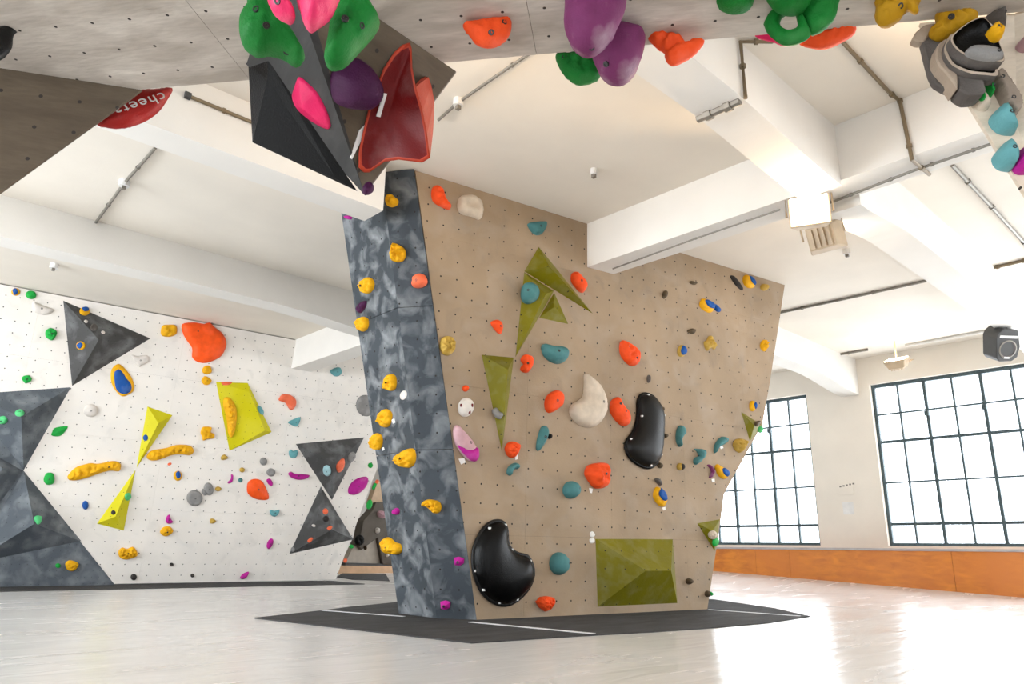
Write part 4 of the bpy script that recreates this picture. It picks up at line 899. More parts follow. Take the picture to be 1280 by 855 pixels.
G_S2 = [(775, 480), (785, 420), (805, 320), (830, 150), (850, -60), (980, -60), (1080, 40), (1160, 85), (1200, 150), (1240, 215), (1225, 265), (1180, 310), (1110, 385), (1050, 450), (965, 530), (890, 550), (845, 553), (795, 525)]
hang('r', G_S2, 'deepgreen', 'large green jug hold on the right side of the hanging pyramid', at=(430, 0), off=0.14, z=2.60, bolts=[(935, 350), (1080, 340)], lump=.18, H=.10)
hang('r', [(300, -40), (420, -40), (440, 0), (500, 70), (532, 155), (520, 172), (490, 172), (440, 150), (400, 130), (350, 85), (315, 20)], 'pink', 'small pink hold at the top edge of the photo, left of the larger pink one', at=(352, 0), off=0.34, z=2.62, bolts=[(372, 78)], H=.05)
hang('r', [(560, -50), (900, -60), (905, 0), (880, 60), (840, 120), (770, 170), (700, 213), (650, 203), (615, 170), (585, 110), (570, 40)], 'pink', 'larger pink rounded hold on the ridge of the hanging pyramid', at=(398, 0), off=0.30, z=2.58, H=.09, bolts=[(850, 10)])
hang('s', [(215, 800), (232, 770), (255, 765), (274, 785), (270, 812), (245, 828), (222, 826)], 'purple', 'small dark purple knob at the very tip of the hanging pyramid', at=(460, 232), z=2.27, off=0.02, lump=.3, res=8)

# red fibreglass prow, its lit and shaded sides put into the colours
P_ = px('s', [(458, 56), (425, 68), (385, 105), (330, 188), (288, 290), (255, 390), (220, 530), (203, 620), (203, 690), (225, 715), (252, 714), (330, 660), (400, 650), (520, 665), (560, 640), (545, 520), (522, 400), (488, 280), (470, 180), (467, 85)])
Hs = [0, 0, 0, 0, 0, 0, 0, 0, 0, 0, 0, .05, .12, .24, .25, .22, .18, .13, .07, .02]
dish = empty('fibreglass_prow', S_SR.mat(S_SR.hit(480, 150)), label='big red fibreglass scoop volume with a rim coloured lighter as lit on the right of the hanging pyramid', cat='volume')
din = dish.matrix_world.inverted()
R3 = [din @ S_SR.shift(h_).hit(*p) for p, h_ in zip(P_, [q+.025 for q in Hs])]; n_ = len(R3)
cc = sum(R3, Vector())/n_
I3 = [p+(cc-p)*0.065+Vector((0, 0, -0.004)) for p in R3]; J3 = [p+(cc-p)*0.5+Vector((0, 0, -0.03)) for p in R3]
mesh('rim', R3+I3+[p-Vector((0, 0, 0.012)) for p in R3], [(i, (i+1) % n_, n_+(i+1) % n_, n_+i) for i in range(n_)]+[(i, 2*n_+i, 2*n_+(i+1) % n_, (i+1) % n_) for i in range(n_)], 'lit_red', dish, smooth=True, label='rim in red lightened for light and chalk')
mesh('dish', I3+J3+[cc-Vector((0, 0, 0.04))], [(i, (i+1) % n_, n_+(i+1) % n_, n_+i) for i in range(n_)]+[(n_+i, n_+(i+1) % n_, 2*n_) for i in range(n_)], 'wine', dish, smooth=True, label='inside in red darkened as shaded')
wp = px('s', [(488, 280), (520, 245), (552, 228), (566, 270), (582, 350), (580, 440), (574, 520), (560, 640), (545, 520), (522, 400)])
wh = [.13, .05, .0, 0, 0, .0, .02, .25, .22, .18]
W3 = [din @ S_SR.shift(h_).hit(*p) for p, h_ in zip(wp, wh)]
mesh('side_wing', W3+[p-Vector((0.006, 0, 0.006)) for p in W3], [(0, 1, 2), (0, 2, 3, 9), (9, 3, 4), (9, 4, 8), (8, 4, 5), (8, 5, 6), (8, 6, 7)]+[(10, 12, 11), (10, 19, 13, 12), (19, 14, 13), (19, 18, 14), (18, 15, 14), (18, 16, 15), (18, 17, 16)], 'lit_red', dish, smooth=False, label='folded side in red lightened as lit')
sk = [p for p in R3[8:16]]; mesh('underside', sk+[p.lerp(Vector((p.x, p.y, 0)), 0.9) for p in sk], [(i, i+1, 8+i+1, 8+i) for i in range(7)], 'lit_red', dish)
for nm, q, hh in (('rating_plate', [(322, 310), (338, 313), (304, 432), (285, 428)], .045), ):
    p3 = [din @ S_SR.shift(hh).hit(*p) for p in px('s', q)]
    mesh(nm, p3+[p+Vector((0, 0, .006)) for p in p3], BOXF, 'tag_paper', dish, label='small pale plate inside the scoop')
pl_ = [tuple(S_SR.uv(*p)-S_SR.uv(*px('s', [(190, 560)])[0])) for p in px('s', [(198, 500), (226, 474), (212, 540), (160, 646), (152, 640)])]
prism('grade_plate', pl_, -0.002, 0.006, 'tag_paper', mw=S_SR.mat(S_SR.hit(*px('s', [(190, 560)])[0])), label='white strip plate beside the red scoop on the hanging pyramid', cat='tag')

# holds under the roof, left to right
lens, ls, lc = hang('t', [(640, 828), (700, 780), (790, 710), (880, 640), (920, 608), (1030, 598), (1147, 593), (1120, 660), (1060, 745), (980, 805), (880, 845), (780, 860), (700, 850)], 'red', 'red lens-shaped hold with white lettering behind the brown facet', at=(178, 112), off=-0.15, H=.05, z=2.8)
def text_mesh(body, name, parent, mw, size, m, squash=1.0):
    cu = bpy.data.curves.new(name, 'FONT'); cu.body = body; cu.size = size; cu.align_x = 'CENTER'; cu.align_y = 'CENTER'; cu.extrude = 0.001; cu.space_character = 1.15
    to = bpy.data.objects.new(name+'_tmp', cu); C.objects.link(to)
    bpy.context.view_layer.update()
    me = bpy.data.meshes.new_from_object(to.evaluated_get(bpy.context.evaluated_depsgraph_get())); bpy.data.objects.remove(to)
    me.materials.clear(); me.materials.append(MATS[m])
    o = bpy.data.objects.new(name, me); C.objects.link(o); o.parent = parent; o.matrix_local = mw; return o
lf = ls.shift(.058); ta = lf.uv(*px('t', [(765, 742)])[0]); tb_ = lf.uv(*px('t', [(1100, 638)])[0]); tc_ = (ta+tb_)/2-lc
ang = math.atan2(tb_.y-ta.y, tb_.x-ta.x)
lt_ = text_mesh('cheeta', 'lettering', lens, Matrix(), 0.085, 'plastic_white')
kx = (tb_-ta).length/lt_.dimensions.x if lt_.dimensions.x else 1
xs_ = [v.co.x for v in lt_.data.vertices]; kx = (tb_-ta).length/(max(xs_)-min(xs_))
lt_.matrix_local = Matrix.Translation((tc_.x, tc_.y, 0.058)) @ Matrix.Rotation(ang+math.pi, 4, 'Z') @ Matrix.Diagonal((kx, kx*0.8, 1, 1))
hang('P', [(-40, 48), (0, 33), (20, 28), (34, 24.5), (26, 37), (17, 45), (15, 60), (8, 70), (0, 76), (-40, 95)], 'black', 'black pointed volume entering at the top left corner of the photo', at=(0, 33), H=.03, lump=.1)
hang('n', [(92, 160), (150, 146), (260, 130), (370, 118), (388, 128), (388, 190), (360, 245), (300, 280), (235, 288), (170, 265), (130, 220)], 'orange', 'orange half-moon hold hanging from the left half of the roof', at=(607, 27), bolts=[(345, 180), (265, 250)], H=.05, lump=.25)
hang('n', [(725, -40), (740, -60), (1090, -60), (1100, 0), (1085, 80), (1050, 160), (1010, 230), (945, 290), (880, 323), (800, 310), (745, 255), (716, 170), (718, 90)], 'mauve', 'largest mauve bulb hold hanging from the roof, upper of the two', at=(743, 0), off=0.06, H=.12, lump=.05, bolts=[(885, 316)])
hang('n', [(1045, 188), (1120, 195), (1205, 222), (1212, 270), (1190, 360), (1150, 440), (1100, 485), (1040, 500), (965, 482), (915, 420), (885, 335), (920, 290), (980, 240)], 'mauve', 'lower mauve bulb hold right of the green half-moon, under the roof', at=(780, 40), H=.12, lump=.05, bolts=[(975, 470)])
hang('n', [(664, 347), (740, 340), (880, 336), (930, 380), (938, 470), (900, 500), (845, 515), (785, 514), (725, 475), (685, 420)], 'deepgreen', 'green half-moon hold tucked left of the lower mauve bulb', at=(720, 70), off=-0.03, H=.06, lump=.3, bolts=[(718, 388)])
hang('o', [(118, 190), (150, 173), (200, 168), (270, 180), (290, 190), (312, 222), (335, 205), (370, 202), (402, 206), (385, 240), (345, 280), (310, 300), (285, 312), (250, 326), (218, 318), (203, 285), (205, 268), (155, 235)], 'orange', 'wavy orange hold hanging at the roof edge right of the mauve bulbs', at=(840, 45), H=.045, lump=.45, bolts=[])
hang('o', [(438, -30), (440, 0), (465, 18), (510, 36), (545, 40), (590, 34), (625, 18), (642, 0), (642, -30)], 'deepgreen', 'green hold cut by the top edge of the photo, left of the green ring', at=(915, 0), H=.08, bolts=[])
hang('o', [(715, -40), (722, 5), (765, 38), (830, 49), (890, 32), (920, 0), (925, -40)], 'deepgreen', 'green ball hold above the ring at the top edge of the photo', at=(985, 0), off=0.05, H=.09)
# green ring: torus-like loop hung from the roof
def ring(zk, outer, innr, col, label, at, off, th):
    fix = cut(at[0], at[1], 2, ZR); n = O-fix; n.z = 0; n.normalize(); s = Surf(fix+n*off, n)
    ol = smooth_loop([s.uv(*p) for p in px(zk, outer)], 32); il = smooth_loop([s.uv(*p) for p in px(zk, innr)], 32)
    m_ = min(len(ol), len(il)); 
    ol = [ol[int(i*len(ol)/m_)] for i in range(m_)]; il = [il[int(i*len(il)/m_)] for i in range(m_)]
    c = sum(ol, Vector((0, 0)))/m_; V, F = [], []
    for i in range(m_):
        a, b = ol[i]-c, il[i]-c; mid = (a+b)/2
        for k_ in range(8):
            t = 2*math.pi*k_/8; q = mid+(a-mid)*cos(t); V.append((q.x, q.y, th*sin(t)))
    for i in range(m_):
        for k_ in range(8): F.append((i*8+k_, i*8+(k_+1) % 8, ((i+1) % m_)*8+(k_+1) % 8, ((i+1) % m_)*8+k_))
    return mesh('climbing_hold', V, F, col, mw=s.mat(s.pt(c.x, c.y)), smooth=True, label=label, cat='climbing hold')
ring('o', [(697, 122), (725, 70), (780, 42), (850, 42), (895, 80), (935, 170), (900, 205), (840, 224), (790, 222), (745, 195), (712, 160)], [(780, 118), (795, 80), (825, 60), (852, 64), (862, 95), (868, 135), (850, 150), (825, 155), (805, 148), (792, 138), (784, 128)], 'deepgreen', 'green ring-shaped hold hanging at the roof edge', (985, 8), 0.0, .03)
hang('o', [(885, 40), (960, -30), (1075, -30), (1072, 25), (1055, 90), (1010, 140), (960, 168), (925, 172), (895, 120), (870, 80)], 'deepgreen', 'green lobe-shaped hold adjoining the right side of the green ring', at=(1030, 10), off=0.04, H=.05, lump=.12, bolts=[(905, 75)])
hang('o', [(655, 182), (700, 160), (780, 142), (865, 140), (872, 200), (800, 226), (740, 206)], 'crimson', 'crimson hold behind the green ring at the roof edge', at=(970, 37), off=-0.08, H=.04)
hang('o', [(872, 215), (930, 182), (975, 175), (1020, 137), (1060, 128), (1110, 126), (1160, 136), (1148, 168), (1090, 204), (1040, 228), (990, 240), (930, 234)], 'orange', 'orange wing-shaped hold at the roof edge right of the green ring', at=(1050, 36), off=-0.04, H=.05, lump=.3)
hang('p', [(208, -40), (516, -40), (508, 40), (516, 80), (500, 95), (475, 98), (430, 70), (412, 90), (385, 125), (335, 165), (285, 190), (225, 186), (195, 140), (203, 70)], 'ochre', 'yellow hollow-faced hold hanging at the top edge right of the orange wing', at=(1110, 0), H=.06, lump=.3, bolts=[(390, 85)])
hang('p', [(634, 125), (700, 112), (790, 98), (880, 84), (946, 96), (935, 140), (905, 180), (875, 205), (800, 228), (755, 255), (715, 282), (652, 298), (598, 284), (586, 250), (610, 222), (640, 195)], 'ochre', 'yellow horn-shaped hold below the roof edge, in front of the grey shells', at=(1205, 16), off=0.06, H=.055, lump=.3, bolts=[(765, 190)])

# ---- prow of the next boulder at the right edge of the photo
S_CL = Surf(E1, ed.cross(UPZ), None); S_CL = S_CL.shift(-0.02)
col = empty('boulder_prow', S_CL.mat(S_CL.hit(1230, 60)), label='cream plywood prow of a boulder running down at the right edge under the roof', cat='climbing wall')
ci = col.matrix_world.inverted()
A0, A1, A2, A3 = [S_CL.hit(*p) for p in ((1150, 29), (1262, 212), (1345, 345), (1268, 17))]
A4 = S_CL.hit(1272, 160); A5 = S_CL.hit(1350, 350)
G0 = [A3, A4, A5]
sd = S_CL.n*0.55+ed*0.9
free_panel('left_panel', S_CL, [A0, A3, A4, A5, A1], 'column_ply', col, 0.018)
S_CR = tri_surf(A3, A4+Vector((0, 0, -.3)), A3+sd)
B0_, B1_ = A3+sd, A5+sd*0.8
v5 = [A3, A4, A5, B1_, B0_]
mesh('right_panel', [ci @ p for p in v5]+[ci @ (p-S_CL.n*0.02) for p in v5], [(0, 1, 2, 3, 4), (9, 8, 7, 6, 5)]+[(i, (i+1) % 5, 5+(i+1) % 5, 5+i) for i in range(5)], 'column_ply', col)

def shell(pts, zk, off0, off1, col_, label, inner=None, icol=None, dish=0.05, name='shell_volume', lip=0.16, depth=.06):
    """open hollow volume: rim loop standing off the prow with a dished inside and a skirt back to the panel"""
    s0 = S_CL.shift(off0); P = px(zk, pts); uv = [s0.uv(*p) for p in P]; c = sum(uv, Vector((0, 0)))/len(uv)
    lp_ = smooth_loop([p-c for p in uv], 40); n = len(lp_)
    V = [(p.x, p.y, 0) for p in lp_]+[(p.x*(1-lip), p.y*(1-lip), 0.004) for p in lp_]+[(p.x*(1-lip)*0.97, p.y*(1-lip)*0.97, -dish*0.6) for p in lp_]+[(p.x*0.5, p.y*0.5, -dish) for p in lp_]+[(0, 0, -dish)]+[(p.x*1.0, p.y*1.0, -depth) for p in lp_]
    F = [(i, (i+1) % n, n+(i+1) % n, n+i) for i in range(n)]
    F2 = [(q*n+i, q*n+(i+1) % n, (q+1)*n+(i+1) % n, (q+1)*n+i) for q in (1, 2) for i in range(n)]+[(3*n+i, 3*n+(i+1) % n, 4*n) for i in range(n)]
    sk = [(i, 4*n+1+i, 4*n+1+(i+1) % n, (i+1) % n) for i in range(n)]
    mw = s0.mat(s0.pt(c.x, c.y))
    r_ = empty(name, mw, label=label, cat='volume')
    mesh('rim', V, F, col_, r_, smooth=True); mesh('skirt', V, sk, 'slate', r_, smooth=True)
    mesh('bowl', V, F2, icol or col_, r_, smooth=True)
    LABELS.add(label); return r_
def flat_shell(name, label, parts):
    r_ = empty(name, S_CL.mat(S_CL.hit(*px('p', [parts[0][2][0]])[0])), label=label, cat='volume'); LABELS.add(label)
    for nm, off, pts, m, th in parts:
        so = S_CL.shift(off); o_ = r_.matrix_world.translation
        loc = [tuple(so.uv(*p)-Vector(((o_-so.o).dot(so.t), (o_-so.o).dot(so.up)))) for p in px('p', pts)]
        prism(nm, loc, off-th, off, m, r_, bevel=0.006)
flat_shell('shell_volume', 'outermost grey shell volume left of the nested bowls at the prow', [
    ('face', 0.045, [(540, 300), (600, 200), (720, 200), (800, 480), (800, 650), (715, 655), (632, 605), (600, 535), (572, 430)], 'slate', .04),
    ('top_lip', 0.05, [(470, 282), (492, 232), (560, 176), (640, 160), (625, 205), (560, 300), (515, 302)], 'shell', .045)])
flat_shell('shell_volume', 'middle tan and grey shell volume of the nested bowls at the prow', [
    ('face', 0.10, [(795, 540), (850, 500), (985, 560), (1010, 660), (960, 685), (880, 690), (815, 650)], 'slate', .09),
    ('lip', 0.105, [(640, 380), (655, 320), (720, 270), (760, 330), (760, 480), (800, 540), (800, 650), (740, 560), (665, 480), (640, 430)], 'shell', .09)])
shell([(700, 380), (715, 300), (760, 245), (860, 250), (980, 330), (1065, 445), (1092, 545), (1000, 545), (900, 535), (820, 508), (750, 468)], 'p', 0.13, 0, 'shell', 'black-lined lower bowl of the nested shells at the prow', icol='gloss', lip=.12, dish=.05)
shell([(748, 290), (770, 245), (880, 160), (985, 126), (1045, 190), (1110, 330), (1138, 438), (1050, 442), (940, 428), (850, 400), (780, 350)], 'p', 0.18, 0, 'shell', 'glossy black top bowl of the nested shells with a chalky lip', icol='gloss', lip=.06, dish=.03)
SURF['cl'] = S_CL.shift(0.185)
hold('cl', 'p', [(850, 385), (880, 352), (940, 342), (1020, 348), (1090, 368), (1122, 400), (1112, 432), (1040, 440), (960, 432), (890, 415)], 'grey', .03, 'chalky grey oval lip inside the black top bowl', nb=[(1075, 398)])
hold('cl', 'p', [(1003, 245), (1025, 215), (1050, 200), (1085, 215), (1110, 232), (1117, 268), (1100, 295), (1065, 303), (1035, 290), (1020, 265)], 'yellow', .05, 'small yellow hold in front of the black top bowl', lump=.2)
SURF['cp'] = S_CL
hold('cp', 'p', [(1000, 128), (1050, 118), (1105, 116), (1120, 160), (1130, 215), (1110, 222), (1080, 205), (1040, 170)], 'slate', .08, 'dark grey wedge hold at the top of the prow', kind='ridge')
hold('cp', 'q', [(477, 220), (490, 195), (513, 180), (545, 205), (575, 245), (612, 300), (642, 350), (657, 400), (645, 436), (612, 457), (582, 430), (550, 360), (515, 290)], 'taupe', .07, 'long brown grey slab hold with two bolts on the prow', nb=[(517, 245), (585, 372)], kind='flat')
hold('cp', 'q', [(445, 252), (458, 245), (480, 265), (498, 300), (492, 313), (465, 295)], 'green', .05, 'small green hold left of the brown grey slab', lump=.2)
hold('cp', 'q', [(388, 345), (400, 322), (425, 305), (450, 335), (474, 375), (465, 397), (425, 397), (400, 375)], 'cream', .06, 'cream hold with a green left side on the prow', insert=[(390, 345), (404, 328), (412, 350), (418, 375), (402, 370)], icol='green')
hold('cp', 'q', [(478, 472), (495, 430), (525, 400), (542, 384), (575, 415), (602, 460), (622, 510), (633, 550), (600, 553), (560, 548), (515, 525)], 'aqua', .09, 'upper teal teardrop hold on the prow', kind='dome')
hold('cp', 'q', [(504, 700), (512, 675), (540, 640), (570, 614), (598, 650), (622, 690), (630, 730), (618, 772), (580, 772), (545, 762), (515, 735)], 'aqua', .10, 'lower teal hold on the prow, beside the magenta drop')
hold('cp', 'q', [(618, 745), (632, 705), (655, 665), (668, 654), (700, 690), (730, 740), (725, 790), (690, 800), (655, 796), (630, 775)], 'magenta', .11, 'magenta drop hold at the right edge of the photo on the prow', nb=[(660, 690)])
hold('cp', 'p', [(1214, 348), (1240, 315), (1285, 288), (1330, 300), (1330, 400), (1285, 408), (1240, 390)], 'pinkish', .10, 'pink hold cut by the right edge of the photo', lump=.1)

# ================================================================== FLOOR COVERING
def flat(name, pts, z, m, **kw):
    P = [cut(x, y, 2, z) for x, y in pts]; c = sum(P, Vector())/len(P); c.z = 0
    return prism(name, [(p.x-c.x, p.y-c.y) for p in P], 0.0005, z, m, mw=Matrix.Translation(c), **kw)
def strip(parent, a, b, w, z, name='seam_strip'):
    A, B = cut(*a, 2, z), cut(*b, 2, z); c = parent.matrix_world.translation; d = (B-A).normalized(); n = Vector((-d.y, d.x, 0))*w/2
    q = [A-n-c, B-n-c, B+n-c, A+n-c]; prism(name, [(p.x, p.y) for p in q], z-0.002, z+0.002, 'seam_tape', parent)
cm = flat('carpet_mat', [(318, 772), (404, 762.5), (440, 758), (500, 752), (700, 745), (893, 749), (968, 760), (1012, 770), (960, 778), (893, 784), (820, 789), (728, 794), (589, 803)], 0.010, 'carpet', label='charcoal carpet mat with pale seam strips around the foot of the pillar', cat='mat')
bpy.context.view_layer.update()
for a, b, w in (((404, 763), (505, 770.5), .05), ((588, 777.5), (742, 792), .07), ((886, 762), (1000, 770), .05)): strip(cm, a, b, w, 0.011)
lw0, lw1 = S_LW.hit(0, 733), S_LW.hit(420, 721.5)
d_ = S_LW.t; n2 = Vector((S_LW.n.x, S_LW.n.y, 0)).normalized()
q = [S_LW.pt(uL, 0)+n2*0.05, S_LW.pt(re0.x, 0)+n2*0.05]; q = [q[0]-n2*.3, q[1]-n2*.3, q[1]+n2*1.25, q[0]+n2*1.25]
c_ = sum(q, Vector())/4; c_.z = 0
prism('carpet_runner', [(p.x-c_.x, p.y-c_.y) for p in q], 0.0005, 0.011, 'carpet', mw=Matrix.Translation(c_), label='long dark carpet runner along the foot of the pale wall', cat='mat')
flat('carpet_offcut', [(421, 721), (428, 716.5), (482, 717), (487, 726), (440, 724)], 0.010, 'carpet', label='small grey carpet piece in the gap between pale wall and pillar', cat='mat')

# wooden barrier under the windows
XB = 15.45
bar = empty('wooden_barrier', Matrix.Translation((XB, 7, 0)), label='long orange varnished plywood barrier with a grey top rail below the windows', cat='barrier')
js = [1.2]+sorted([cut(1190, 700, 0, XB).y, cut(987, 700, 0, XB).y, 8.6, 11.0])+[13.4]
zt = cut(1000, 690, 0, XB).z; zt = 0.775
for i in range(len(js)-1):
    box('panel', 0, 0.03, js[i]-7+0.003, js[i+1]-7-0.003, 0.0, zt, 'wood', bar)
box('top_rail', -0.03, 0.08, js[0]-7, js[-1]-7, zt, zt+0.045, 'rail_paint', bar, bevel=0.006)
for y_ in js[1:-1]: box('post', 0.031, 0.10, y_-7-.04, y_-7+.04, 0, zt, 'far_wood', bar)
# notice on the pier
nb_ = EAST-0.004
p0, p1 = cut(1053, 628, 0, EAST), cut(1068, 643, 0, EAST)
box('wall_notice', EAST-0.006, EAST-0.0005, min(p0.y, p1.y), max(p0.y, p1.y), min(p0.z, p1.z), max(p0.z, p1.z), 'plastic_white', label='small white paper notice on the pier between the windows', cat='notice')
p0, p1 = cut(1046, 604, 0, EAST), cut(1068, 618, 0, EAST)
wn = box('marked_plate', EAST-0.02, EAST-0.0005, min(p0.y, p1.y), max(p0.y, p1.y), min(p0.z, p1.z), max(p0.z, p1.z), 'plaster_warm', label='pale flat plate with dark marks above the white notice', cat='plate')  # plate added to carry dashes for the unreadable writing on the pier
for i in range(5):
    a = 0.07+i*0.07; yy = max(p0.y, p1.y)-a; zz = max(p0.z, p1.z)-.05+0.012*(i-2)
    box('mark', EAST-0.024, EAST-0.0195, yy-.03, yy+.012, zz-.02, zz+.012, 'conduit_grey', wn)

# ================================================================== CEILING SERVICES
def conduit(pts, r, m, label, clamps=3, end=False, cat='conduit'):
    pts = [Vector(p) for p in pts]; c = pts[0].copy()
    root = empty('conduit', Matrix.Translation(c), label=label, cat=cat)
    tube('pipe', [p-c for p in pts], r, m, root)
    for i in range(clamps):
        t = (i+0.6)/(clamps+0.2)*(len(pts)-1); k_ = min(int(t), len(pts)-2); p = pts[k_].lerp(pts[k_+1], t-k_)-c; s_ = r*1.3
        d_ = (pts[k_+1]-pts[k_]).normalized()*r*0.8; tube('clamp', [p-d_, p+d_], r*1.45, m, root)
    if end:
        tube('end_ring', [pts[-1]-c, pts[-1]-c+(pts[-1]-pts[-2]).normalized()*0.05], r*2.0, 'plastic_dark', root)
    return root
zc = ZC-0.025
cl = lambda x, y: cut(x, y, 2, zc)
conduit([cl(194, 185), cl(156, 228), cl(114, 286)], 0.018, 'conduit_grey', 'thin grey conduit on the ceiling between the two left beams', 2, True)
def rose(q, label, r=.06, dz=.05):
    p = cut(*q, 2, ZC); v, f = tube_data([Vector((0, 0, 0)), Vector((0, 0, -dz)), Vector((0, 0, -dz-.02))], r, 10)
    o = mesh('ceiling_fitting', v, f, 'plastic_white', mw=Matrix.Translation(p), label=label, cat='ceiling fitting')
    box('connector', -.02, .02, -.02, .02, -dz-.06, -dz-.018, 'conduit_grey', o); return o
rose((156, 226), 'white round fitting halfway along the thin grey conduit at the left')
rose((68, 330), 'white fitting on the ceiling just above the pale wall')
rose((573, 124), 'white fitting on the ceiling at the right of the hanging pyramid', .05)
rose((742, 211), 'faint small fitting on the ceiling above the beige face', .035)
rose((1058, 312), 'small brown fitting on the ceiling right of the floodlight', .05)
conduit([cl(548, 150), cl(573, 128), cl(632, 87), cl(680, 55)], 0.014, 'conduit_grey', 'thin conduit on the ceiling running up behind the roof edge', 2)
y1f = 6.235
c2 = [cut(p[0], p[1], 1, y1f) for p in ((238, 121), (313, 152), (430, 196))]
conduit([c2[2], c2[1], c2[0]], 0.018, 'conduit_brown', 'brown conduit on the side of the left beam ending in a dark ring', 2, True)
zR = 4.24
a0, a1 = cut(872, 149, 2, zR), cut(925, 126, 2, zR); f1 = cut(927, 76, 1, 2.52)
conduit([a0, a1], 0.035, 'conduit_grey', 'short grey trunking crossing under the curved rib', 2)
conduit([Vector((a1.x, 2.515, zR)), Vector((f1.x, 2.515, ZC-.03)), cl(965, 52), cl(1000, 33)], 0.018, 'conduit_brown', 'brown conduit climbing the curved rib and turning along the ceiling', 3)
bx_ = BX0-0.025
conduit([cl(1040, 38), cl(1112, 116), Vector((bx_, cl(1112, 116).y-0.02, ZC-.03)), cut(1140, 200, 0, bx_), Vector((BX1, cut(1140, 200, 0, bx_).y, 4.175))], 0.018, 'conduit_brown', 'brown conduit crossing the bright bay and wrapping over the long beam', 5)
zb_ = 4.175
conduit([cut(1036, 254, 2, zb_), cut(1140, 214, 2, zb_), cut(1250, 176, 2, zb_)], 0.014, 'conduit_grey', 'thin cable with clips under the right half of the long beam', 4)
conduit([cut(766, 336, 2, zb_), cut(870, 298, 2, zb_), cut(975, 262, 2, zb_)], 0.010, 'conduit_grey', 'thin cable under the left half of the long beam', 3)
conduit([cl(1190, 206), cl(1240, 259), cl(1300, 325)], 0.024, 'conduit_grey', 'grey conduit on the ceiling at the far right, behind the long beam', 3)
conduit([cl(960, 394), cl(1040, 377), cl(1158, 351)], 0.022, 'conduit_grey', 'grey conduit across the ceiling between the beige corner and the right rib', 2)
conduit([cl(1038, 445), cl(1085, 437)], 0.025, 'conduit_grey', 'short conduit on the ceiling above the pier between the windows', 1)
conduit([cl(1132, 432), cl(1232, 414)], 0.03, 'conduit_white', 'pale tube along the ceiling above the right window', 1)
conduit([cl(1228, 338), cl(1300, 321)], 0.024, 'conduit_brown', 'brown conduit on the ceiling right of the right rib', 2)
# floodlight on the long beam
def floodlight(loc, rz, label, power, lit=True, tilt=0.0, hang=4.2):
    root = empty('floodlight', Matrix.Translation(loc) @ Matrix.Rotation(rz, 4, 'Z') @ Matrix.Rotation(tilt, 4, 'X'), label=label, cat='lamp')
    v = [(-.2, -.05, -.17), (.2, -.05, -.17), (.2, -.05, .17), (-.2, -.05, .17), (-.14, .12, -.12), (.14, .12, -.12), (.14, .12, .12), (-.14, .12, .12)]
    mesh('housing', v, [(0, 1, 2, 3), (7, 6, 5, 4), (0, 4, 5, 1), (1, 5, 6, 2), (2, 6, 7, 3), (3, 7, 4, 0)], 'lamp_beige', root, bevel=0.012)
    box('glass', -.175, .175, -.065, -.048, -.15, .15, 'lamp_glass' if lit else 'plastic_white', root)
    tube('bracket', [Vector((-.22, 0.03, 0)), Vector((-.22, 0.03, .24)), Vector((.22, 0.03, .24)), Vector((.22, .03, 0))], .012, 'lamp_beige', root)
    iv_ = root.matrix_world.inverted(); tube('hanger', [iv_ @ (loc+Vector((0, 0, .02))), iv_ @ Vector((loc.x, loc.y, hang))], .014, 'lamp_beige', root)
    for i in range(4): box('cooling_fin', -.11+i*.06, -.10+i*.06, .118, .15, -.1, .1, 'lamp_beige', root)
    if lit:
        l = bpy.data.lights.new('lamp_light', 'SPOT'); l.energy = power; l.color = (1.0, 0.70, 0.40); l.shadow_soft_size = 0.12
        l.spot_size = rad(145); l.spot_blend = 0.5
        lo = bpy.data.objects.new('lamp_light', l); C.objects.link(lo); lo.parent = root; lo.location = (0, -.09, .0)
        lo.rotation_euler = (rad(-90), 0, 0)
    return root
face_cam = math.atan2(-1, -1)
L1 = cut(1012, 266, 2, 4.0)
floodlight(L1, rad(-67), 'lit floodlight under the long beam, front of two', 230, True, rad(-5))
L1b = cut(1036, 288, 2, 3.98)+Vector((.12, .1, 0))
floodlight(L1b, rad(92), 'beige floodlight turned towards the windows, behind the lit one', 45, True, rad(-22))
floodlight(Vector((14.9, 5.0, 4.3)), rad(-90), 'floodlight aimed at the ceiling by the right window', 35, True, rad(-70), ZC)
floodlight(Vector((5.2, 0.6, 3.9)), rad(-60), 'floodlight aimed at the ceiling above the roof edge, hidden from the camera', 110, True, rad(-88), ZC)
floodlight(Vector((2.6, 2.74, 4.02)), rad(135), 'added unseen floodlight under the curved rib, brightening the middle ceiling', 150, True, rad(-48), 4.25)  # added lamp, out of view, to brighten and warm the middle ceiling
# speaker under the right rib
sp = cut(1251, 430, 2, 3.98)
spk = empty('loudspeaker', Matrix.Translation(sp) @ Matrix.Rotation(rad(-38), 4, 'Z') @ Matrix.Rotation(rad(28), 4, 'X'), label='dark loudspeaker with round cone hanging under the right rib', cat='loudspeaker')
prism('cabinet', [(-.2, .2), (-.22, .12), (-.15, -.2), (-.09, -.26), (.12, -.24), (.2, -.17), (.21, .0), (.12, .26), (-.12, .28)], -.16, .16, 'plastic_dark', spk, Matrix.Rotation(rad(90), 4, 'X'), bevel=0.012)
for nm, r0, r1, y_, m in (('cone', .13, .05, -.165, 'speaker_cone'), ('surround', .15, .13, -.17, 'conduit_grey')):
    v, f = [], []
    for i in range(20):
        t = 2*math.pi*i/20; v += [(r0*cos(t), y_, r0*sin(t)-.05), (r1*cos(t), y_+(.03 if nm == 'cone' else -.004), r1*sin(t)-.05)]
    f = [(2*i, 2*((i+1) % 20), 2*((i+1) % 20)+1, 2*i+1) for i in range(20)]
    if nm == 'cone': f.append(tuple(2*i+1 for i in range(20)))
    mesh(nm, v, f, m, spk)
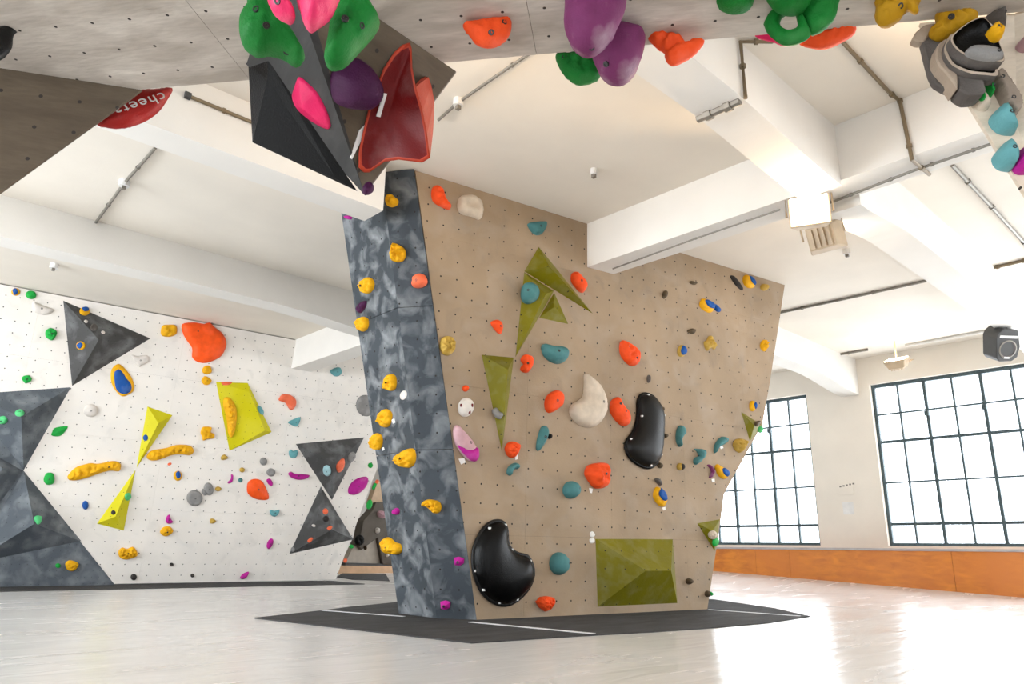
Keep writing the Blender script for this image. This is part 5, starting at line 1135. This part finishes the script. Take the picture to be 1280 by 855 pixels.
box('badge', -.04, .05, -.175, -.168, -.2, -.17, 'plastic_white', spk); box('band', -.17, .12, -.172, -.16, .13, .17, 'plastic_white', spk)
box('mount', -.03, .03, -.03, .03, .26, .40, 'plastic_dark', spk)

# ================================================================== FAR BOULDER seen through the gap
FB = cut(470, 716, 2, 0)
S_FB = Surf(FB, wall_n(51.3, 0)[0])
fb = empty('far_boulder', S_FB.mat(), label='distant brown and beige boulder seen through the gap left of the pillar', cat='climbing wall')
lu = lambda q: [tuple(S_FB.uv(*p)) for p in px('w', q)]
prism('beige_panel', lu([(150, 690), (200, 585), (245, 560), (330, 500), (360, 690), (360, 720), (140, 720)]), -.3, -.02, 'far_beige', fb)
prism('tan_panel', lu([(300, 330), (345, 205), (400, 180), (430, 330)]), -.3, -.03, 'far_tan', fb)
prism('brown_face', lu([(225, 530), (245, 430), (300, 370), (318, 322), (372, 320), (480, 330), (480, 700), (360, 690), (330, 532), (235, 606), (205, 570)]), -.3, .12, 'far_brown', fb, bevel=.02)
prism('shadow_gap', lu([(140, 680), (480, 690), (480, 700), (140, 700)]), -.2, .10, 'plastic_dark', fb)
prism('plinth', lu([(90, 697), (480, 700), (480, 745), (80, 745)]), -.3, .3, 'far_wood', fb)
wl = lambda q: q
SURF['fb'] = S_FB.shift(0.12)
hold('fb', 'w', (365, 395, 30, 22, 20), 'pinkish', .12, 'pale pink blob hold on the distant brown boulder', lump=.4)
hold('fb', 'w', (340, 490, 14, 18, 0), 'white', .10, 'white hold on the distant brown boulder', lump=.3)
hold('fb', 'w', (232, 548, 26, 34, 10), 'black', .14, 'black angular hold at the left of the distant boulder', lump=.4)
hold('fb', 'w', (268, 592, 9, 14, 0), 'brown', .08, 'small brown hold on the beige part of the distant boulder')
hold('fb', 'w', (398, 636, 9, 10, 0), 'white', .08, 'small white dot hold low on the distant brown boulder')

# repeats share a group
def grp(o):
    c = o.get('category'); p = o.matrix_world.translation
    if c == 'climbing hold':
        if p.z > 2.0 and p.length < 4.5: return 'big holds on the overhanging boulder'
        if p.y > 16: return 'holds on the distant boulder'
        if p.y > 10: return 'climbing holds on the pale wall'
        return 'climbing holds on the pillar'
    return {'conduit': 'conduits along the ceiling and beams', 'ceiling fitting': 'small ceiling fittings', 'lamp': 'floodlights of the hall', 'tag': 'grade tags', 'mat': 'carpet pieces on the floor'}.get(c)
bpy.context.view_layer.update()
for o in list(C.objects):
    if o.parent is None and o.get('category') and not o.get('group'):
        g_ = grp(o)
        if g_: o['group'] = g_
